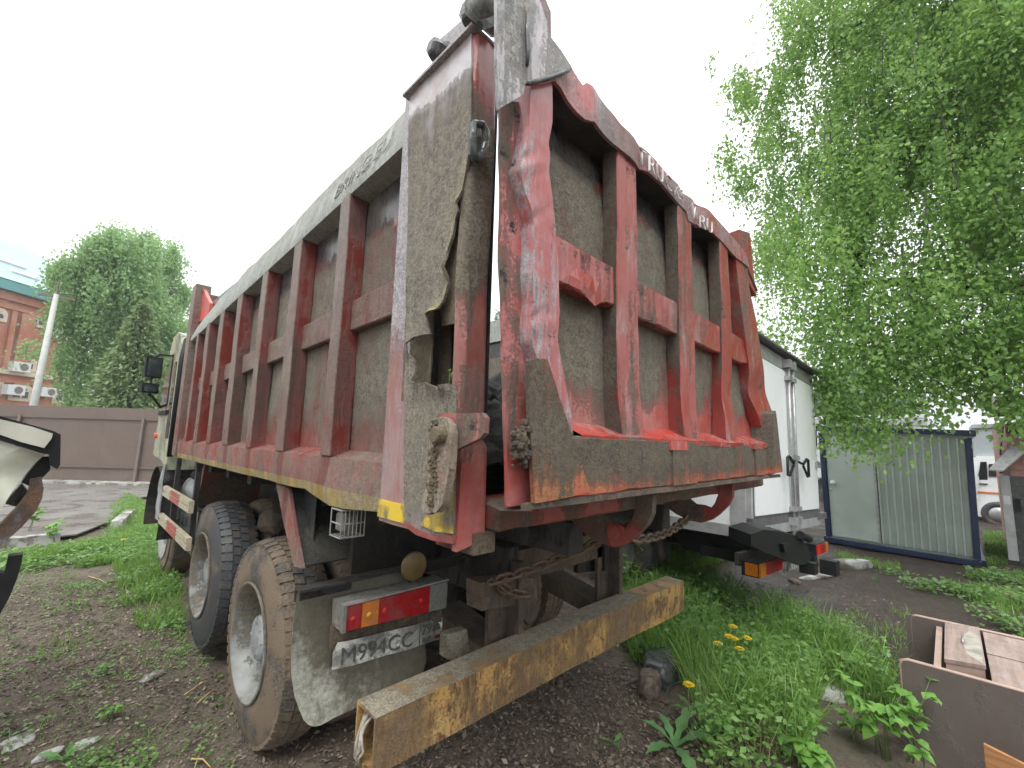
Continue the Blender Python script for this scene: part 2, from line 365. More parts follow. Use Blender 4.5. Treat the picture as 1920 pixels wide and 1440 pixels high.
def _rub():
    k = N('muddy_tyre_rubber', .75); n1 = k.noise(3.5, 6, .65); n3 = k.noise(70, 4, .7)
    f = k.ma('ADD', n1, k.ma('MULTIPLY', k.ma('SUBTRACT', n3, .5), .3))
    m = k.ramp(f, .32, .52); k.col(k.mix(m, k.mix(n3, (.035, .036, .038), (.075, .078, .08)), k.mix(n3, (.11, .082, .057), (.21, .16, .11))))
    k.bump(k.ma('ADD', n3, m), .006, .7); return k.m
M['tyre_mud'] = _rub()
def _rub2():
    k = N('damp_tyre_rubber', .55); n1 = k.noise(4, 6, .65); n3 = k.noise(60, 4, .7)
    m = k.ramp(k.ma('ADD', n1, k.ma('MULTIPLY', k.ma('SUBTRACT', n3, .5), .3)), .47, .68)
    k.col(k.mix(m, k.mix(n3, (.028, .03, .033), (.062, .066, .07)), (.15, .115, .082))); k.bump(n3, .004, .5); return k.m
M['tyre_clean'] = _rub2()
M['tread'] = M['tyre_mud']
M['rim'] = grime('grey_mud_splashed_rim', (.17, .178, .168), mud=(.19, .165, .125), cov=.0, streak=.2, zg=((.25, -.12), (.6, .06), (.8, .08)), rough=.5, paint2=(.25, .26, .25), scale=5, spk=2)
M['hub'] = grime('grey_hub', (.24, .26, .27), mud=(.22, .2, .16), cov=-.05, rough=.5, scale=6)
def _flap():
    k = N('mud_splashed_pale_flap', .6); n1 = k.noise(3.2, 6, .65, dist=.5); n3 = k.noise(45, 5, .75); n4 = k.noise(1.0, 5, .6, (14, 14, 3))
    f = k.ma('ADD', k.ma('ADD', k.ma('MULTIPLY', n1, .7), k.ma('MULTIPLY', n4, .3)), k.ma('MULTIPLY', k.ma('SUBTRACT', n3, .5), .35))
    g = k.ramp(k.ma('ADD', k.ma('MULTIPLY', k.xyz(0), -.6), k.ma('MULTIPLY', k.xyz(2), -.75)), -.18, .32, -.24, .2)
    m = k.ramp(k.ma('ADD', f, g), .56, .80)
    k.col(k.mix(m, k.mix(n3, (.05, .045, .032), (.19, .175, .13)), k.mix(n3, (.27, .275, .23), (.44, .455, .40)))); k.bump(n3, .003, .4); return k.m
M['flap'] = _flap()
M['black_guard'] = grime('black_splash_guard', (.02, .022, .024), mud=(.07, .068, .055), cov=-.04, streak=.3, rough=.4, scale=4)
M['black'] = plain('black_plastic', (.011, .012, .013), .5, scale=20, spec=.25)
M['wire'] = plain('dull_grey_wire', (.24, .24, .225), .45, .3)
def _lens(n, c, e):
    k = N(n, .3, 0, .18); f = k.noise(60, 3); d = k.noise(7, 5)
    cc = k.mix(k.ramp(f, .35, .65), [v*.75 for v in c], c); k.col(k.mix(k.ramp(d, .52, .7), cc, [v*.5+.04 for v in c])); k.bump(f, .002, .4); return k.m
M['lens_red'] = _lens('red_lamp_lens', (.30, .008, .011), 0); M['lens_red2'] = _lens('bright_red_lamp_lens', (.60, .02, .015), 0)
M['lens_amber2'] = _lens('bright_amber_lens', (.95, .42, .03), 0); M['lens_amber'] = _lens('amber_lamp_lens', (.55, .17, .012), 0); M['lens_clear'] = _lens('clear_lamp_lens', (.17, .175, .165), 0)
M['plate'] = grime('dirty_white_number_plate', (.46, .47, .44), mud=(.20, .195, .165), cov=-.04, streak=.3, rough=.35, scale=11, spk=4, soft=.12, film=.7)
M['ink'] = plain('dirty_black_lettering', (.07, .07, .065), .5, var=.5, scale=60)
M['flag_red'] = plain('faded_plate_red', (.2, .04, .05), .5)
M['white_letter'] = grime('worn_white_lettering', (.72, .70, .68), mud=(.4, .3, .28), cov=-.04, streak=.3, rough=.4, scale=14)
M['rail_letter'] = plain('dark_worn_rail_lettering', (.27, .26, .24), .6, var=.4, scale=40)
M['reflector'] = plain('ochre_reflector_disc', (.15, .105, .04), .35, var=.2, scale=20)
M['soil_black'] = None
def _soil(n, a, b, bd=.03):
    k = N(n, .85); f = k.noise(14, 8, .7); f2 = k.noise(60, 5, .7); k.col(k.mix(k.ma('MULTIPLY', f, f2), a, b)); k.bump(k.ma('ADD', f, k.ma('MULTIPLY', f2, .4)), bd, .9); return k.m
M['soil_black'] = _soil('black_wet_soil', (.006, .006, .006), (.05, .048, .044))
M['cab'] = grime('cream_green_cab_paint', (.36, .385, .28), mud=(.20, .195, .145), cov=-.06, rough=.25, streak=.5)
M['glass'] = plain('dark_window_glass', (.02, .026, .03), .06, var=.2, spec=.8)
M['lamp_body'] = grime('dusty_grey_work_lamp', (.16, .16, .15), mud=(.22, .2, .16), cov=-.02, rough=.4, scale=14)
M['mirror'] = plain('dark_mirror_glass', (.06, .075, .085), .08, .6)
M['guard_cream'] = plain('cream_guard_stripe', (.38, .34, .25), .45, var=.25, scale=18)
M['guard_red'] = plain('red_guard_stripe', (.32, .08, .065), .45, var=.25, scale=18)
M['rag'] = plain('grey_plastic_rag', (.30, .27, .22), .6, var=.3, scale=40)
M['chain'] = grime('rusty_chain', (.12, .075, .045), mud=(.16, .12, .085), cov=.0, rough=.7, scale=20)
M['orange'] = plain('orange_lamp', (.7, .16, .03), .3)
M['steel_dark'] = grime('dark_wet_steel', (.035, .04, .042), mud=(.12, .12, .11), cov=-.1, rough=.25, scale=14)

# ================================================================== dump truck
truck = thing('dump_truck', 'battered muddy red dump truck with torn rear corner, seen close from behind', 'dump truck', (0, 3.2, 0))
def TG(px, py, y=0.0): return onp(px, py, 1, y)
def SL(px, py, x=-1.25): return onp(px, py, 0, x)
def sag(z, y): return z - max(0.0, (z-1.6)/1.15)*.045*(y-.6)     # the rail drops towards the cab
# ---- left side wall -------------------------------------------------
b = nb(); box(b, -1.165, -1.155, .3, 4.9, 1.44, 2.95)
subd(b, .25); warp(b, lambda p: (.012*fbm(p.y*1.7, p.z*1.7, 3), 0, 0))
left_wall = fin(b, 'side_wall', M['side_panel'], truck)
RIBS = [(1.059, 1.165), (1.64, 1.755), (2.21, 2.315), (2.77, 2.90), (3.28, 3.41), (3.77, 3.90), (4.24, 4.33)]
def make_rib(y0, y1, x=-1.25, name='side_rib', parent=None, mat=None):
    b = nb(); box(b, x, -1.166, y0, y1, 1.592, sag(2.80, (y0+y1)/2)); subd(b, .16)
    sd = y0*7
    warp(b, lambda p: (.006*fbm(p.y*4+sd, p.z*3, 1) if p.x < -1.2 else 0, .006*fbm(p.z*2.3, sd, 4), 0))
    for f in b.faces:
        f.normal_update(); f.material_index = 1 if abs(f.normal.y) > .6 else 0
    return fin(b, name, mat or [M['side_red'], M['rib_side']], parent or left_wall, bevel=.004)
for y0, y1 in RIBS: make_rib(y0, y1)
b = nb(); box(b, -1.262, -1.13, 4.62, 4.80, 1.445, 3.2); fin(b, 'front_post', M['side_red'], left_wall, bevel=.008)
edges = [.42] + [v for r in RIBS for v in r] + [4.62]
for i in range(0, len(edges), 2):
    ya, yb = edges[i], edges[i+1]
    b = nb(); zl = lambda z, y: sag(z, y)
    hexa(b, [(-1.205, ya, zl(2.148, ya)), (-1.166, ya, zl(2.148, ya)), (-1.166, yb, zl(2.148, yb)), (-1.205, yb, zl(2.148, yb)),
             (-1.205, ya, zl(2.288, ya)), (-1.166, ya, zl(2.298, ya)), (-1.166, yb, zl(2.298, yb)), (-1.205, yb, zl(2.288, yb))])
    subd(b, .2); warp(b, lambda p: (.004*fbm(p.y*3, p.z*4, 9), 0, 0))
    fin(b, 'mid_rail', M['side_red'], left_wall, bevel=.005)
# top rail, leaning in, with waves along its top edge
b = nb(); n = 46; rows = []
for i in range(n+1):
    y = .34 + (4.66-.34)*i/n
    zb = 2.815-.048*y; zt = 3.05-.05*y + .016*fbm(y*2.6, 1.7) - (.05*max(0, (y-3.9))/.6)
    w = .012*fbm(y*3, 5.5)
    rows.append([b.verts.new(V(p)) for p in ((-1.25, y, zb), (-1.252, y, zb+.03), (-1.232+w, y, (zb+zt)/2), (-1.205+w, y, zt), (-1.17+w, y, zt+.008), (-1.10, y, zt-.02), (-1.10, y, zb), (-1.166, y, zb-.005))])
for r0, r1 in zip(rows, rows[1:]):
    for k in range(8): b.faces.new([r0[k], r0[(k+1) % 8], r1[(k+1) % 8], r1[k]])
b.faces.new(rows[0][::-1]); b.faces.new(rows[-1])
fin(b, 'top_rail', M['rail_pale'], left_wall, autos=.6)
# worn embossed lettering on the top rail
def side_text(s, y, size, z):
    tb = text_bm(s, size, .0015, bold=-.002, spacing=1.0)
    for v in tb.verts:
        u, w, d = v.co.x, v.co.y, v.co.z; yy = y-u
        zz = z-.048*yy+w; f = (zz-(2.845-.048*yy))/.2
        v.co = V((-1.2535+.046*max(0, f)**1.3-d, yy, zz))
    fin_islands(tb, 'rail_lettering', M['rail_letter'], left_wall)
side_text('BRING EU', 1.26, .12, 2.872)
# sill: sloped ledge, outer face, yellow band
b = nb(); n = 40; rows = []
for i in range(n+1):
    y = .30 + (4.88-.30)*i/n; d = max(0, 1-abs(y-.95)/.42)
    d2 = max(0, 1-abs(y-1.30)/.07)
    bx = .012*fbm(y*2.2, 7.7) - .03*d; dz = -.03*d+.018*d2
    rows.append([b.verts.new(V(p)) for p in ((-1.166, y, 1.618), (-1.246, y, 1.588), (-1.247+bx*.3, y, 1.53), (-1.244+bx, y, 1.472), (-1.236+bx-.012*d2, y, 1.43+dz), (-1.20, y, 1.42+dz), (-1.10, y, 1.47), (-1.10, y, 1.618))])
mats = []
for r0, r1 in zip(rows, rows[1:]):
    for k in range(8):
        f = b.faces.new([r0[k], r0[(k+1) % 8], r1[(k+1) % 8], r1[k]]); f.material_index = 1 if k in (3, 4) else 0
b.faces.new(rows[0][::-1]); b.faces.new(rows[-1])
fin(b, 'side_sill', [M['sill_red'], M['yellow']], left_wall, autos=.5)
# ---- right side wall (mostly hidden) -------------------------------
b = nb(); box(b, 1.155, 1.165, .3, 4.9, 1.44, 2.95); right_wall = fin(b, 'side_wall', M['side_panel'], truck)
for y0, y1 in RIBS:
    b = nb(); box(b, 1.166, 1.25, y0, y1, 1.592, 2.78); fin(b, 'side_rib', M['side_red'], right_wall, bevel=.006)
b = nb(); box(b, 1.12, 1.25, .34, 4.66, 2.74, 2.98); fin(b, 'top_rail', M['rail_pale'], right_wall, bevel=.02)
b = nb(); box(b, 1.10, 1.245, .3, 4.88, 1.43, 1.59); fin(b, 'side_sill', M['sill_red'], right_wall, bevel=.01)
b = nb(); box(b, 1.20, 1.31, .15, .52, 1.42, 2.98); fin(b, 'corner_post', M['post_rear'], right_wall, bevel=.01)
# ---- headboard and floor -------------------------------------------
b = nb(); box(b, -1.25, 1.25, 4.82, 4.90, 1.45, 3.17); hb = fin(b, 'headboard', M['side_red'], truck, bevel=.006)
b = nb(); prism(b, [(-1.20, 4.81, 3.15), (-1.20, 4.60, 3.15), (-1.20, 4.50, 3.09), (-1.20, 4.44, 3.05), (-1.20, 4.20, 2.92), (-1.20, 4.20, 2.80), (-1.20, 4.81, 2.80)], (.03, 0, 0))
fin(b, 'stepped_gusset', grime('bright_red_gusset_paint', (.46, .06, .05), cov=-.2, rough=.4), hb)
b = nb(); box(b, -1.15, 1.15, .16, 4.81, 1.45, 1.50); fin(b, 'bed_floor', M['cross_red'], truck)
for y in (.9, 1.5, 2.1, 2.7, 3.3, 3.9, 4.5):
    b = nb(); box(b, -1.1, 1.1, y-.05, y+.05, 1.33, 1.449); fin(b, 'floor_bearer', M['frame_dark'], truck)
# ---- left rear corner post ------------------------------------------
b = nb()       # box core: front flange strip, inner and rear faces
sheet(b, [(.39, 1.40), (.605, 1.40), (.612, 2.97), (.50, 2.97), (.475, 2.2), (.465, 1.78), (.40, 1.62)], lambda u, v: (-1.252-.012*math.cos((u-.5)*8), u, v), (.03, 0, 0), .09)
post = fin(b, 'corner_post', M['post_strip'], truck, autos=.5)
# rear face of the post, with rolled edges and a dented lower half
b = nb()
def rear_map(u, v):   # u: 0..1 across, v height
    x = -1.300+u*.098; e = min(u, 1-u); r = .018*max(0, 1-e/.14)**2
    return (x, .147+r+.006*fbm(v*2.2, u*1.5, 2)+.008*math.exp(-((v-2.14)/.1)**2), v)
sheet(b, [(0, 1.42), (1, 1.43), (1.0, 2.93), (.0, 2.895)], lambda u, v: rear_map(u, v), (0, .02, 0), .1)
pr = fin(b, 'rear_face', M['post_rear'], post, autos=.7)
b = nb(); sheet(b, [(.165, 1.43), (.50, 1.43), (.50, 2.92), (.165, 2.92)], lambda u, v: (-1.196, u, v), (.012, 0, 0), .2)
fin(b, 'inner_face', M['frame_dark'], post)  # near-black colour paints in the darkness inside the torn hole
# inner muddy plates seen through the tear
b = nb(); sheet(b, [(.150, 2.0), (.165, 2.6), (.30, 2.55), (.31, 2.12), (.30, 2.02)], lambda u, v: (-1.283+.02*max(0, (u-.2)/.1)+.01*fbm(u*6, v*5, 1), u, v), (.006, 0, 0), .04)
fin(b, 'inner_plate', M['torn_inner'], post, autos=.6)
b = nb(); sheet(b, [(.350, 1.80), (.50, 1.80), (.50, 2.12), (.328, 2.12)], lambda u, v: (-1.262+.018*math.cos((u-.42)*24)+.004*fbm(u*9, v*9), u, v), (.006, 0, 0), .03)
fin(b, 'inner_plate', M['torn_inner'], post, autos=.6)
b = nb(); sheet(b, [(.312, 1.80), (.385, 1.80), (.370, 2.10), (.325, 2.10)], lambda u, v: (-1.212+.006*fbm(u*9, v*9), u, v), (.006, 0, 0), .04)
fin(b, 'inner_plate', M['frame'], post, autos=.6)
# outer torn cover plate: outline measured on the plane of the plate
OUT = [(767, 176), (884, 40), (884.5, 120), (884, 235), (879, 305), (871, 335), (866, 372), (865, 398), (854, 412), (850, 440), (841, 466), (838, 480), (844, 503), (842, 530),
       (833, 562), (826, 580), (813, 592), (808, 610), (807, 626), (796, 627), (778, 632), (769, 645), (768, 662), (776, 674), (779, 700), (777, 714), (783, 719), (800, 717), (812, 719),
       (822, 725), (827, 733), (836, 724), (845, 720), (852, 722), (856, 735), (853, 820), (851, 960), (848, 1012), (815, 1004), (785, 994), (765, 982), (757, 970), (757, 850), (760, 620), (764, 380)]
pl = [(p.y, p.z) for p in (SL(px, py, -1.303) for px, py in OUT)]
def pdisp(u, v, p):
    # curl along the tear and soft dents
    d = .006*fbm(u*5, v*2.5, 6); t = 0
    for (px, py), a in (((866, 385), .022), ((845, 500), .028), ((815, 592), .03), ((771, 650), .022), ((781, 716), .02), ((812, 719), .03), ((836, 722), .03)):
        q = SL(px, py, -1.303); t += a*math.exp(-((u-q.y)**2+(v-q.z)**2)/(2*.018**2))
    return (d-t, 0, 0)
b = nb(); sheet(b, pl, lambda u, v: (-1.303, u, v), (.006, 0, 0), .022, pdisp)
fin(b, 'torn_cover_plate', M['post_plate'], post, autos=.7)
# yellow primer bands along the torn edge
for band in ([(883, 270), (879, 300), (873, 334), (867, 370), (866, 398), (856, 410), (850, 440), (841, 466), (838, 478), (837, 468), (845, 438), (849, 410), (854, 380), (861, 335), (870, 300), (877, 270)],
             [(838, 481), (844, 503), (842, 530), (833, 562), (825, 581), (814, 591), (821, 575), (831, 555), (838, 528), (840, 505)]):
    b = nb(); pp = [(p.y, p.z) for p in (SL(px, py, -1.303) for px, py in band)]
    sheet(b, pp, lambda u, v: (-1.3065, u, v), (.002, 0, 0), .02, pdisp); fin(b, 'primer_band', M['yellow_edge'], post, autos=.7)
# yellow reflective patch and red lower lip of the post
b = nb(); pp = [(p.y, p.z) for p in (SL(px, py, -1.306) for px, py in ((826, 955), (834, 925), (840, 890), (846, 858), (853, 852), (850, 1001), (815, 996), (790, 984), (800, 968)))]
sheet(b, pp, lambda u, v: (-1.307, u, v), (.003, 0, 0), .05, lambda u, v, p: (.006*fbm(u*5, v*2.5, 6)-.003, 0, 0)); fin(b, 'yellow_patch', M['yellow_patch'], post)
b = nb(); prism(b, [SL(px, py, -1.306) for px, py in ((757, 976), (785, 995), (815, 1005), (849, 1004), (848, 1020), (812, 1014), (780, 1003), (757, 986))], (.10, 0, 0)); fin(b, 'bottom_cap', M['post_rear'], post, bevel=.004)
b = nb(); box(b, -1.270, -1.21, .41, .60, 1.415, 1.470); fin(b, 'yellow_patch', M['yellow_patch'], post)
b = nb(); box(b, -1.32, -1.19, .145, .53, 2.899, 2.909); warp(b, lambda p: (0, 0, .03*(.35-p.y))); fin(b, 'top_cap', M['post_strip'], post)
# base bracket on the rear face
b = nb(); prism(b, [(-1.292, .138, 1.66), (-1.285, .134, 1.675), (-1.222, .134, 1.675), (-1.205, .138, 1.66), (-1.200, .14, 1.41), (-1.295, .14, 1.39)], (0, .02, 0)); fin(b, 'base_bracket', M['flange_red'], post, bevel=.004)
b = nb(); box(b, -1.245, -1.17, .13, .30, 1.375, 1.43); fin(b, 'base_bracket', M['cross_red'], post, bevel=.004)
# hook ring welded on the post corner
hk = [(888, 232), (904, 233), (911, 246), (910, 268), (904, 290), (895, 298), (888, 285), (887, 262)]
b = nb(); pts = [TG(px, py, .115) for px, py in hk]; tube(b, pts+[pts[0]], .011, 8); fin(b, 'hook_ring', M['steel_dark'], post, smooth=True)
b = nb(); prism(b, [TG(px, py, .12) for px, py in ((886, 262), (900, 255), (909, 268), (903, 291), (894, 297), (887, 285))], (0, .022, 0)); fin(b, 'hook_ring', M['steel_dark'], post, bevel=.005)
# latch: bracket plate, lever, pivot bolt
b = nb(); prism(b, [SL(px, py, -1.345) for px, py in ((822, 775), (902, 774), (909, 783), (907, 812), (899, 822), (845, 848), (838, 830), (815, 790))], (.016, 0, 0)); fin(b, 'latch_bracket', M['flange_red'], post, bevel=.004)
LV = [(806, 800), (812, 787), (824, 781), (836, 785), (843, 797), (846, 812), (841, 880), (832, 925), (826, 948), (815, 962), (808, 960), (800, 966), (791, 960), (790, 935), (800, 915), (806, 880), (804, 840)]
b = nb(); lp = [(p.y, p.z) for p in (SL(px, py, -1.372) for px, py in LV)]
sheet(b, lp, lambda u, v: (-1.372, u, v), (.022, 0, 0), .025, lambda u, v, p: (.004*fbm(u*14, v*9), 0, 0)); fin(b, 'latch_lever', grime('muddy_latch_lever', (.42, .16, .13), mud=(.27, .23, .18), cov=.08, streak=.3, rough=.5, scale=7, spk=2.5), post, bevel=0)
b = nb(); pc = SL(812, 815, -1.40); rr = lathe(b, [(0, .0185), (.004, .021), (.05, .021)], pc, 14); disc(b, rr[0]); fin(b, 'pivot_bolt', M['torn_inner'], post)
b = nb()
for i in range(240):
    t = random.random(); px, py = 807+random.gauss(0, 4)+9*(1-t), 788+t*160; p = SL(px, py, -1.374)
    bmesh.ops.create_icosphere(b, subdivisions=1, radius=.002+.005*random.random()**2, matrix=Matrix.Translation(p))
o = fin(b, 'mud_clods', M['torn_inner'], post); o['kind'] = 'stuff'
# ---- dirt load -------------------------------------------------------
def soil_heap():
    nx, ny = 60, 120; vs = []; fs = []
    for j in range(ny+1):
        for i in range(nx+1):
            x = -1.148+2.296*i/nx; y = .19+4.6*(j/ny)**1.6
            h = 1.52+.40*min(1, ((y-.19)/.35)**.6)+.10*fbm(x*2.3, y*2.3, 1)+.045*fbm(x*9, y*9, 2)+.022*fbm(x*24, y*24, 3)
            vs.append((x, y+.035*fbm(x*14, h*14, 4), h))
    for j in range(ny):
        for i in range(nx):
            a = j*(nx+1)+i; fs.append((a, a+1, a+nx+2, a+nx+1))
    o = np_mesh('soil_heap', vs, fs, M['soil_black'], smooth=True); o['kind'] = 'stuff'
    tag(o, 'black wet soil left lying inside the dump bed', 'soil'); return o
soil_heap()
# ---- tailgate --------------------------------------------------------
def fold(s): return 1-abs(math.sin(math.pi*s))
def dentfn(sx, amp): return lambda p: (amp*.3*fbm(p.z*3, sx, 2), amp*fbm(p.x*4+sx, p.z*3.5, 5)+amp*.4*fbm(p.x*13, p.z*11+sx, 8), 0)
b = nb(); sheet(b, [(-1.12, 1.70), (1.10, 1.68), (1.02, 2.80), (-1.12, 2.80)], lambda u, v: (u, .060+.055*max(0, (v-2.45)/.35)**1.5, v), (0, .01, 0), .09, lambda u, v, p: (0, .012*fbm(u*3, v*3), 0))
tg = fin(b, 'tailgate', M['tail_sheet'], truck, autos=.7)
# left side flange behind the box post
b = nb(); sheet(b, [(p.x, p.z) for p in (TG(px, py, .03) for px, py in ((938, 190), (990, 190), (992, 420), (993, 680), (1000, 960), (953, 955), (945, 700), (940, 420)))],
                lambda u, v: (u, .03+.008*fbm(v*3, u*4), v), (0, .012, 0), .05, lambda u, v, p: (.004*fbm(v*4, 2), .006*fbm(u*8, v*5), 0))
fin(b, 'side_flange', M['flange_red'], tg, autos=.7)
# dented box post (front and sides), with crumples
EDL = [(988, 150), (984, 240), (972, 300), (965, 315), (974, 350), (986, 385), (994, 420), (992, 460), (989, 520), (991, 570), (987, 600), (988, 640), (998, 672), (1002, 830)]
EDR = [(1040, 165), (1040, 230), (1033, 270), (1036, 290), (1036, 330), (1046, 430), (1052, 500), (1054, 590), (1051, 640), (1060, 690), (1086, 830)]
def ipx(E, py):
    for (xa, ya), (xb, yb) in zip(E, E[1:]):
        if ya <= py <= yb: return xa+(xb-xa)*(py-ya)/(yb-ya)
    return E[0][0] if py < E[0][1] else E[-1][0]
b = nb(); rows = []; npy = 150
for i in range(npy+1):
    py = 150+(815-150)*i/npy; ring = []
    xl, xr = ipx(EDL, py), ipx(EDR, py)
    cr = .035*math.exp(-((py-310)/22)**2)+.03*math.exp(-((py-610)/35)**2)+.022*math.exp(-((py-400)/20)**2)
    for k in range(19):
        t = k/18; px = xl+(xr-xl)*t
        yy = -.004+cr*.42*(1-t)*(fold(py/60+t*.7)-.35)+.004*fbm(t*1.2, py*.01, 4)+.05*max(0, (.12-t)/.12)**2+.05*max(0, (t-.9)/.1)**2
        q = TG(px, py, 0.0); q.y = yy; ring.append(b.verts.new(q))
    qa, qb = ring[0].co, ring[-1].co
    ring = [b.verts.new(V((qa.x+.004, .062, qa.z)))]+ring+[b.verts.new(V((qb.x-.002, .062, qb.z)))]
    rows.append(ring)
for r0, r1 in zip(rows, rows[1:]):
    for k in range(len(r0)-1): b.faces.new([r0[k], r0[k+1], r1[k+1], r1[k]])
fin(b, 'side_post', M['tail_post'], tg, autos=.5)
b = nb(); sp_ = [(px-1.5, py) for px, py in EDL if py > 200]; seam = []
for (xa, ya), (xb2, yb) in zip(sp_, sp_[1:]):
    for q_ in range(5): seam.append(TG(xa+(xb2-xa)*q_/5, ya+(yb-ya)*q_/5, .022))
tube(b, seam, [.004+.006*random.random() for _ in seam], 6); fin(b, 'weld_seam', M['frame_dark'], tg, smooth=True)
# right box post, buckled low down
b = nb(); prf = [(1378, 470, 1399), (1385, 540, 1405), (1393, 600, 1418), (1401, 660, 1427), (1407, 700, 1434), (1412, 740, 1441), (1425, 790, 1453), (1440, 838, 1462)]
rows = []
for i in range(40):
    py = 470+(838-470)*i/39; xl = ipx([(a, y) for a, y, c in prf], py); xr = ipx([(c, y) for a, y, c in prf], py)
    a, c = TG(xl, py, 0), TG(xr, py, 0); bk = .025*math.exp(-((py-735)/30)**2)
    rows.append([b.verts.new(V(p)) for p in ((a.x, .06, a.z), (a.x, -.0+bk, a.z), ((a.x+c.x)/2, -.006+bk+.004*fbm(py*.03, 2), a.z), (c.x, 0+bk*.6, c.z), (c.x, .08, c.z))])
for r0, r1 in zip(rows, rows[1:]):
    for k in range(4): b.faces.new([r0[k], r0[k+1], r1[k+1], r1[k]])
fin(b, 'side_post', M['tail_red'], tg, autos=.9)
# vertical ribs
for k, (xt, xb2, top) in enumerate(((-.748, -.753, 2.79), (-.245, -.250, 2.79), (.262, .250, 2.80))):
    b = nb(); w = .150 if k < 2 else .135
    hexa(b, [(xb2, -.004, 1.70), (xb2+w, -.004, 1.70), (xb2+w, .062, 1.70), (xb2, .062, 1.70), (xt, -.004, top), (xt+w*.92, -.004, top), (xt+w*.92, .062, top), (xt, .062, top)])
    subd(b, .075); df = dentfn(k*7.3, .0045)
    def rw(p, k=k, df=df):
        o = V(df(p)); low = max(0, (1.86-p.z)/.16); s = .02*low*math.sin(k*2+1)
        if k == 2: o.y += .014*math.exp(-((p.z-1.95)/.1)**2)
        return (o.x+s, o.y*(1 if p.y < .03 else .2)-.012*low*(1 if p.y < .03 else 0), 0)
    warp(b, rw)
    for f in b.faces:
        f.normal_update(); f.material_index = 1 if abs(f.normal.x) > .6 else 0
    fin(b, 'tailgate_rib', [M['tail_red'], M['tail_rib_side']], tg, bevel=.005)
# mid rails; the first one is crumpled along its lower lip
MR = [(-1.10, -.752), (-.602, -.250), (-.100, .252), (.386, .80)]
for k, (xa, xb2) in enumerate(MR):
    b = nb(); box(b, xa, xb2, .008, .062, 2.148, 2.29); subd(b, .05); sd = k*3.1
    def mw(p, k=k, sd=sd):
        y = .006*fbm(p.x*6+sd, p.z*6, 1); z = 0
        if p.y < .03 and p.z < 2.2:
            if k == 0: z = -.022*math.exp(-((p.x+.90)/.09)**2)+.006*math.sin(p.x*30); y += -.018*math.exp(-((p.x+.93)/.06)**2)
            else: z = .008*fbm(p.x*8, sd)
        return (0, y if p.y < .03 else 0, z)
    warp(b, mw); fin(b, 'mid_rail', M['tail_red'], tg, bevel=.006)
# crumpled top rail, outline measured on the tailgate plane
UP = [(985, -40), (1012, 40), (1035, 85), (1055, 108), (1072, 126), (1084, 150), (1090, 161), (1096, 157), (1120, 180), (1150, 212), (1165, 235), (1180, 250), (1200, 272), (1225, 297), (1250, 325), (1272, 345), (1280, 362), (1305, 376), (1330, 395), (1360, 425), (1380, 450), (1398, 474)]
LO = [(1404, 502), (1380, 482), (1352, 450), (1330, 431), (1303, 419), (1291, 414), (1287, 396), (1270, 378), (1240, 345), (1215, 324), (1200, 316), (1175, 292), (1160, 279), (1140, 263), (1120, 245), (1105, 234), (1092, 226), (1078, 209), (1065, 190), (1052, 166), (1040, 153), (1010, 158), (985, 158)]
poly = [(p.x, p.z) for p in (TG(px, py, -.01) for px, py in UP+LO)]
def trd(u, v, p):
    return (0, .010*fbm(u*2.4, v*1.5, 2, 2)+.007*(fold(u*3.1+v*1.2)-.5)*max(0, -u-.5)-.02*math.exp(-abs(u+.93)/.05)+.018*math.exp(-((u+.02)/.06)**2)+.012*math.exp(-abs(u+.60)/.03), 0)
b = nb(); sheet(b, poly, lambda u, v: (u, -.012+.05*max(0, v-2.80), v), (0, .012, 0), .022, trd); fin(b, 'top_rail', M['tail_rail'], tg, autos=.22)
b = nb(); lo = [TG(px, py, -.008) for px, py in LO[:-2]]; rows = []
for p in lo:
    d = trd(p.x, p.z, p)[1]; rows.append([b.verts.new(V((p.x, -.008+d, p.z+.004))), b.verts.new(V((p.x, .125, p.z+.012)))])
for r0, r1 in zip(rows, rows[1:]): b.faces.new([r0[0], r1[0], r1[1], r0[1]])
fin(b, 'rail_underside', M['frame_dark'], tg)  # dark colour stands in for the shade under the rail lip
# lettering across the crumpled rail
def rail_text(s, px, py, size, ang, sp=1.0):
    tb = text_bm(s, size, .003, bold=-.0020, spacing=sp); subd(tb, .02); o = TG(px, py, -.01); ca, sa = math.cos(ang), math.sin(ang)
    for v in tb.verts:
        u, w, d = v.co.x, v.co.y, v.co.z; x, z = o.x+u*ca-w*sa, o.z+u*sa+w*ca
        v.co = V((x, -.024+.05*max(0, z-2.80)-d+trd(x, z, None)[1], z))
    fin_islands(tb, 'rail_lettering', M['white_letter'], tg)
rail_text('TRUC', 1192, 306, .100, -.01, 1.12)
rail_text('KS', 1259, 366, .082, 0.0, 1.0); rail_text('W.RU', 1292, 406, .098, .0, 1.0)
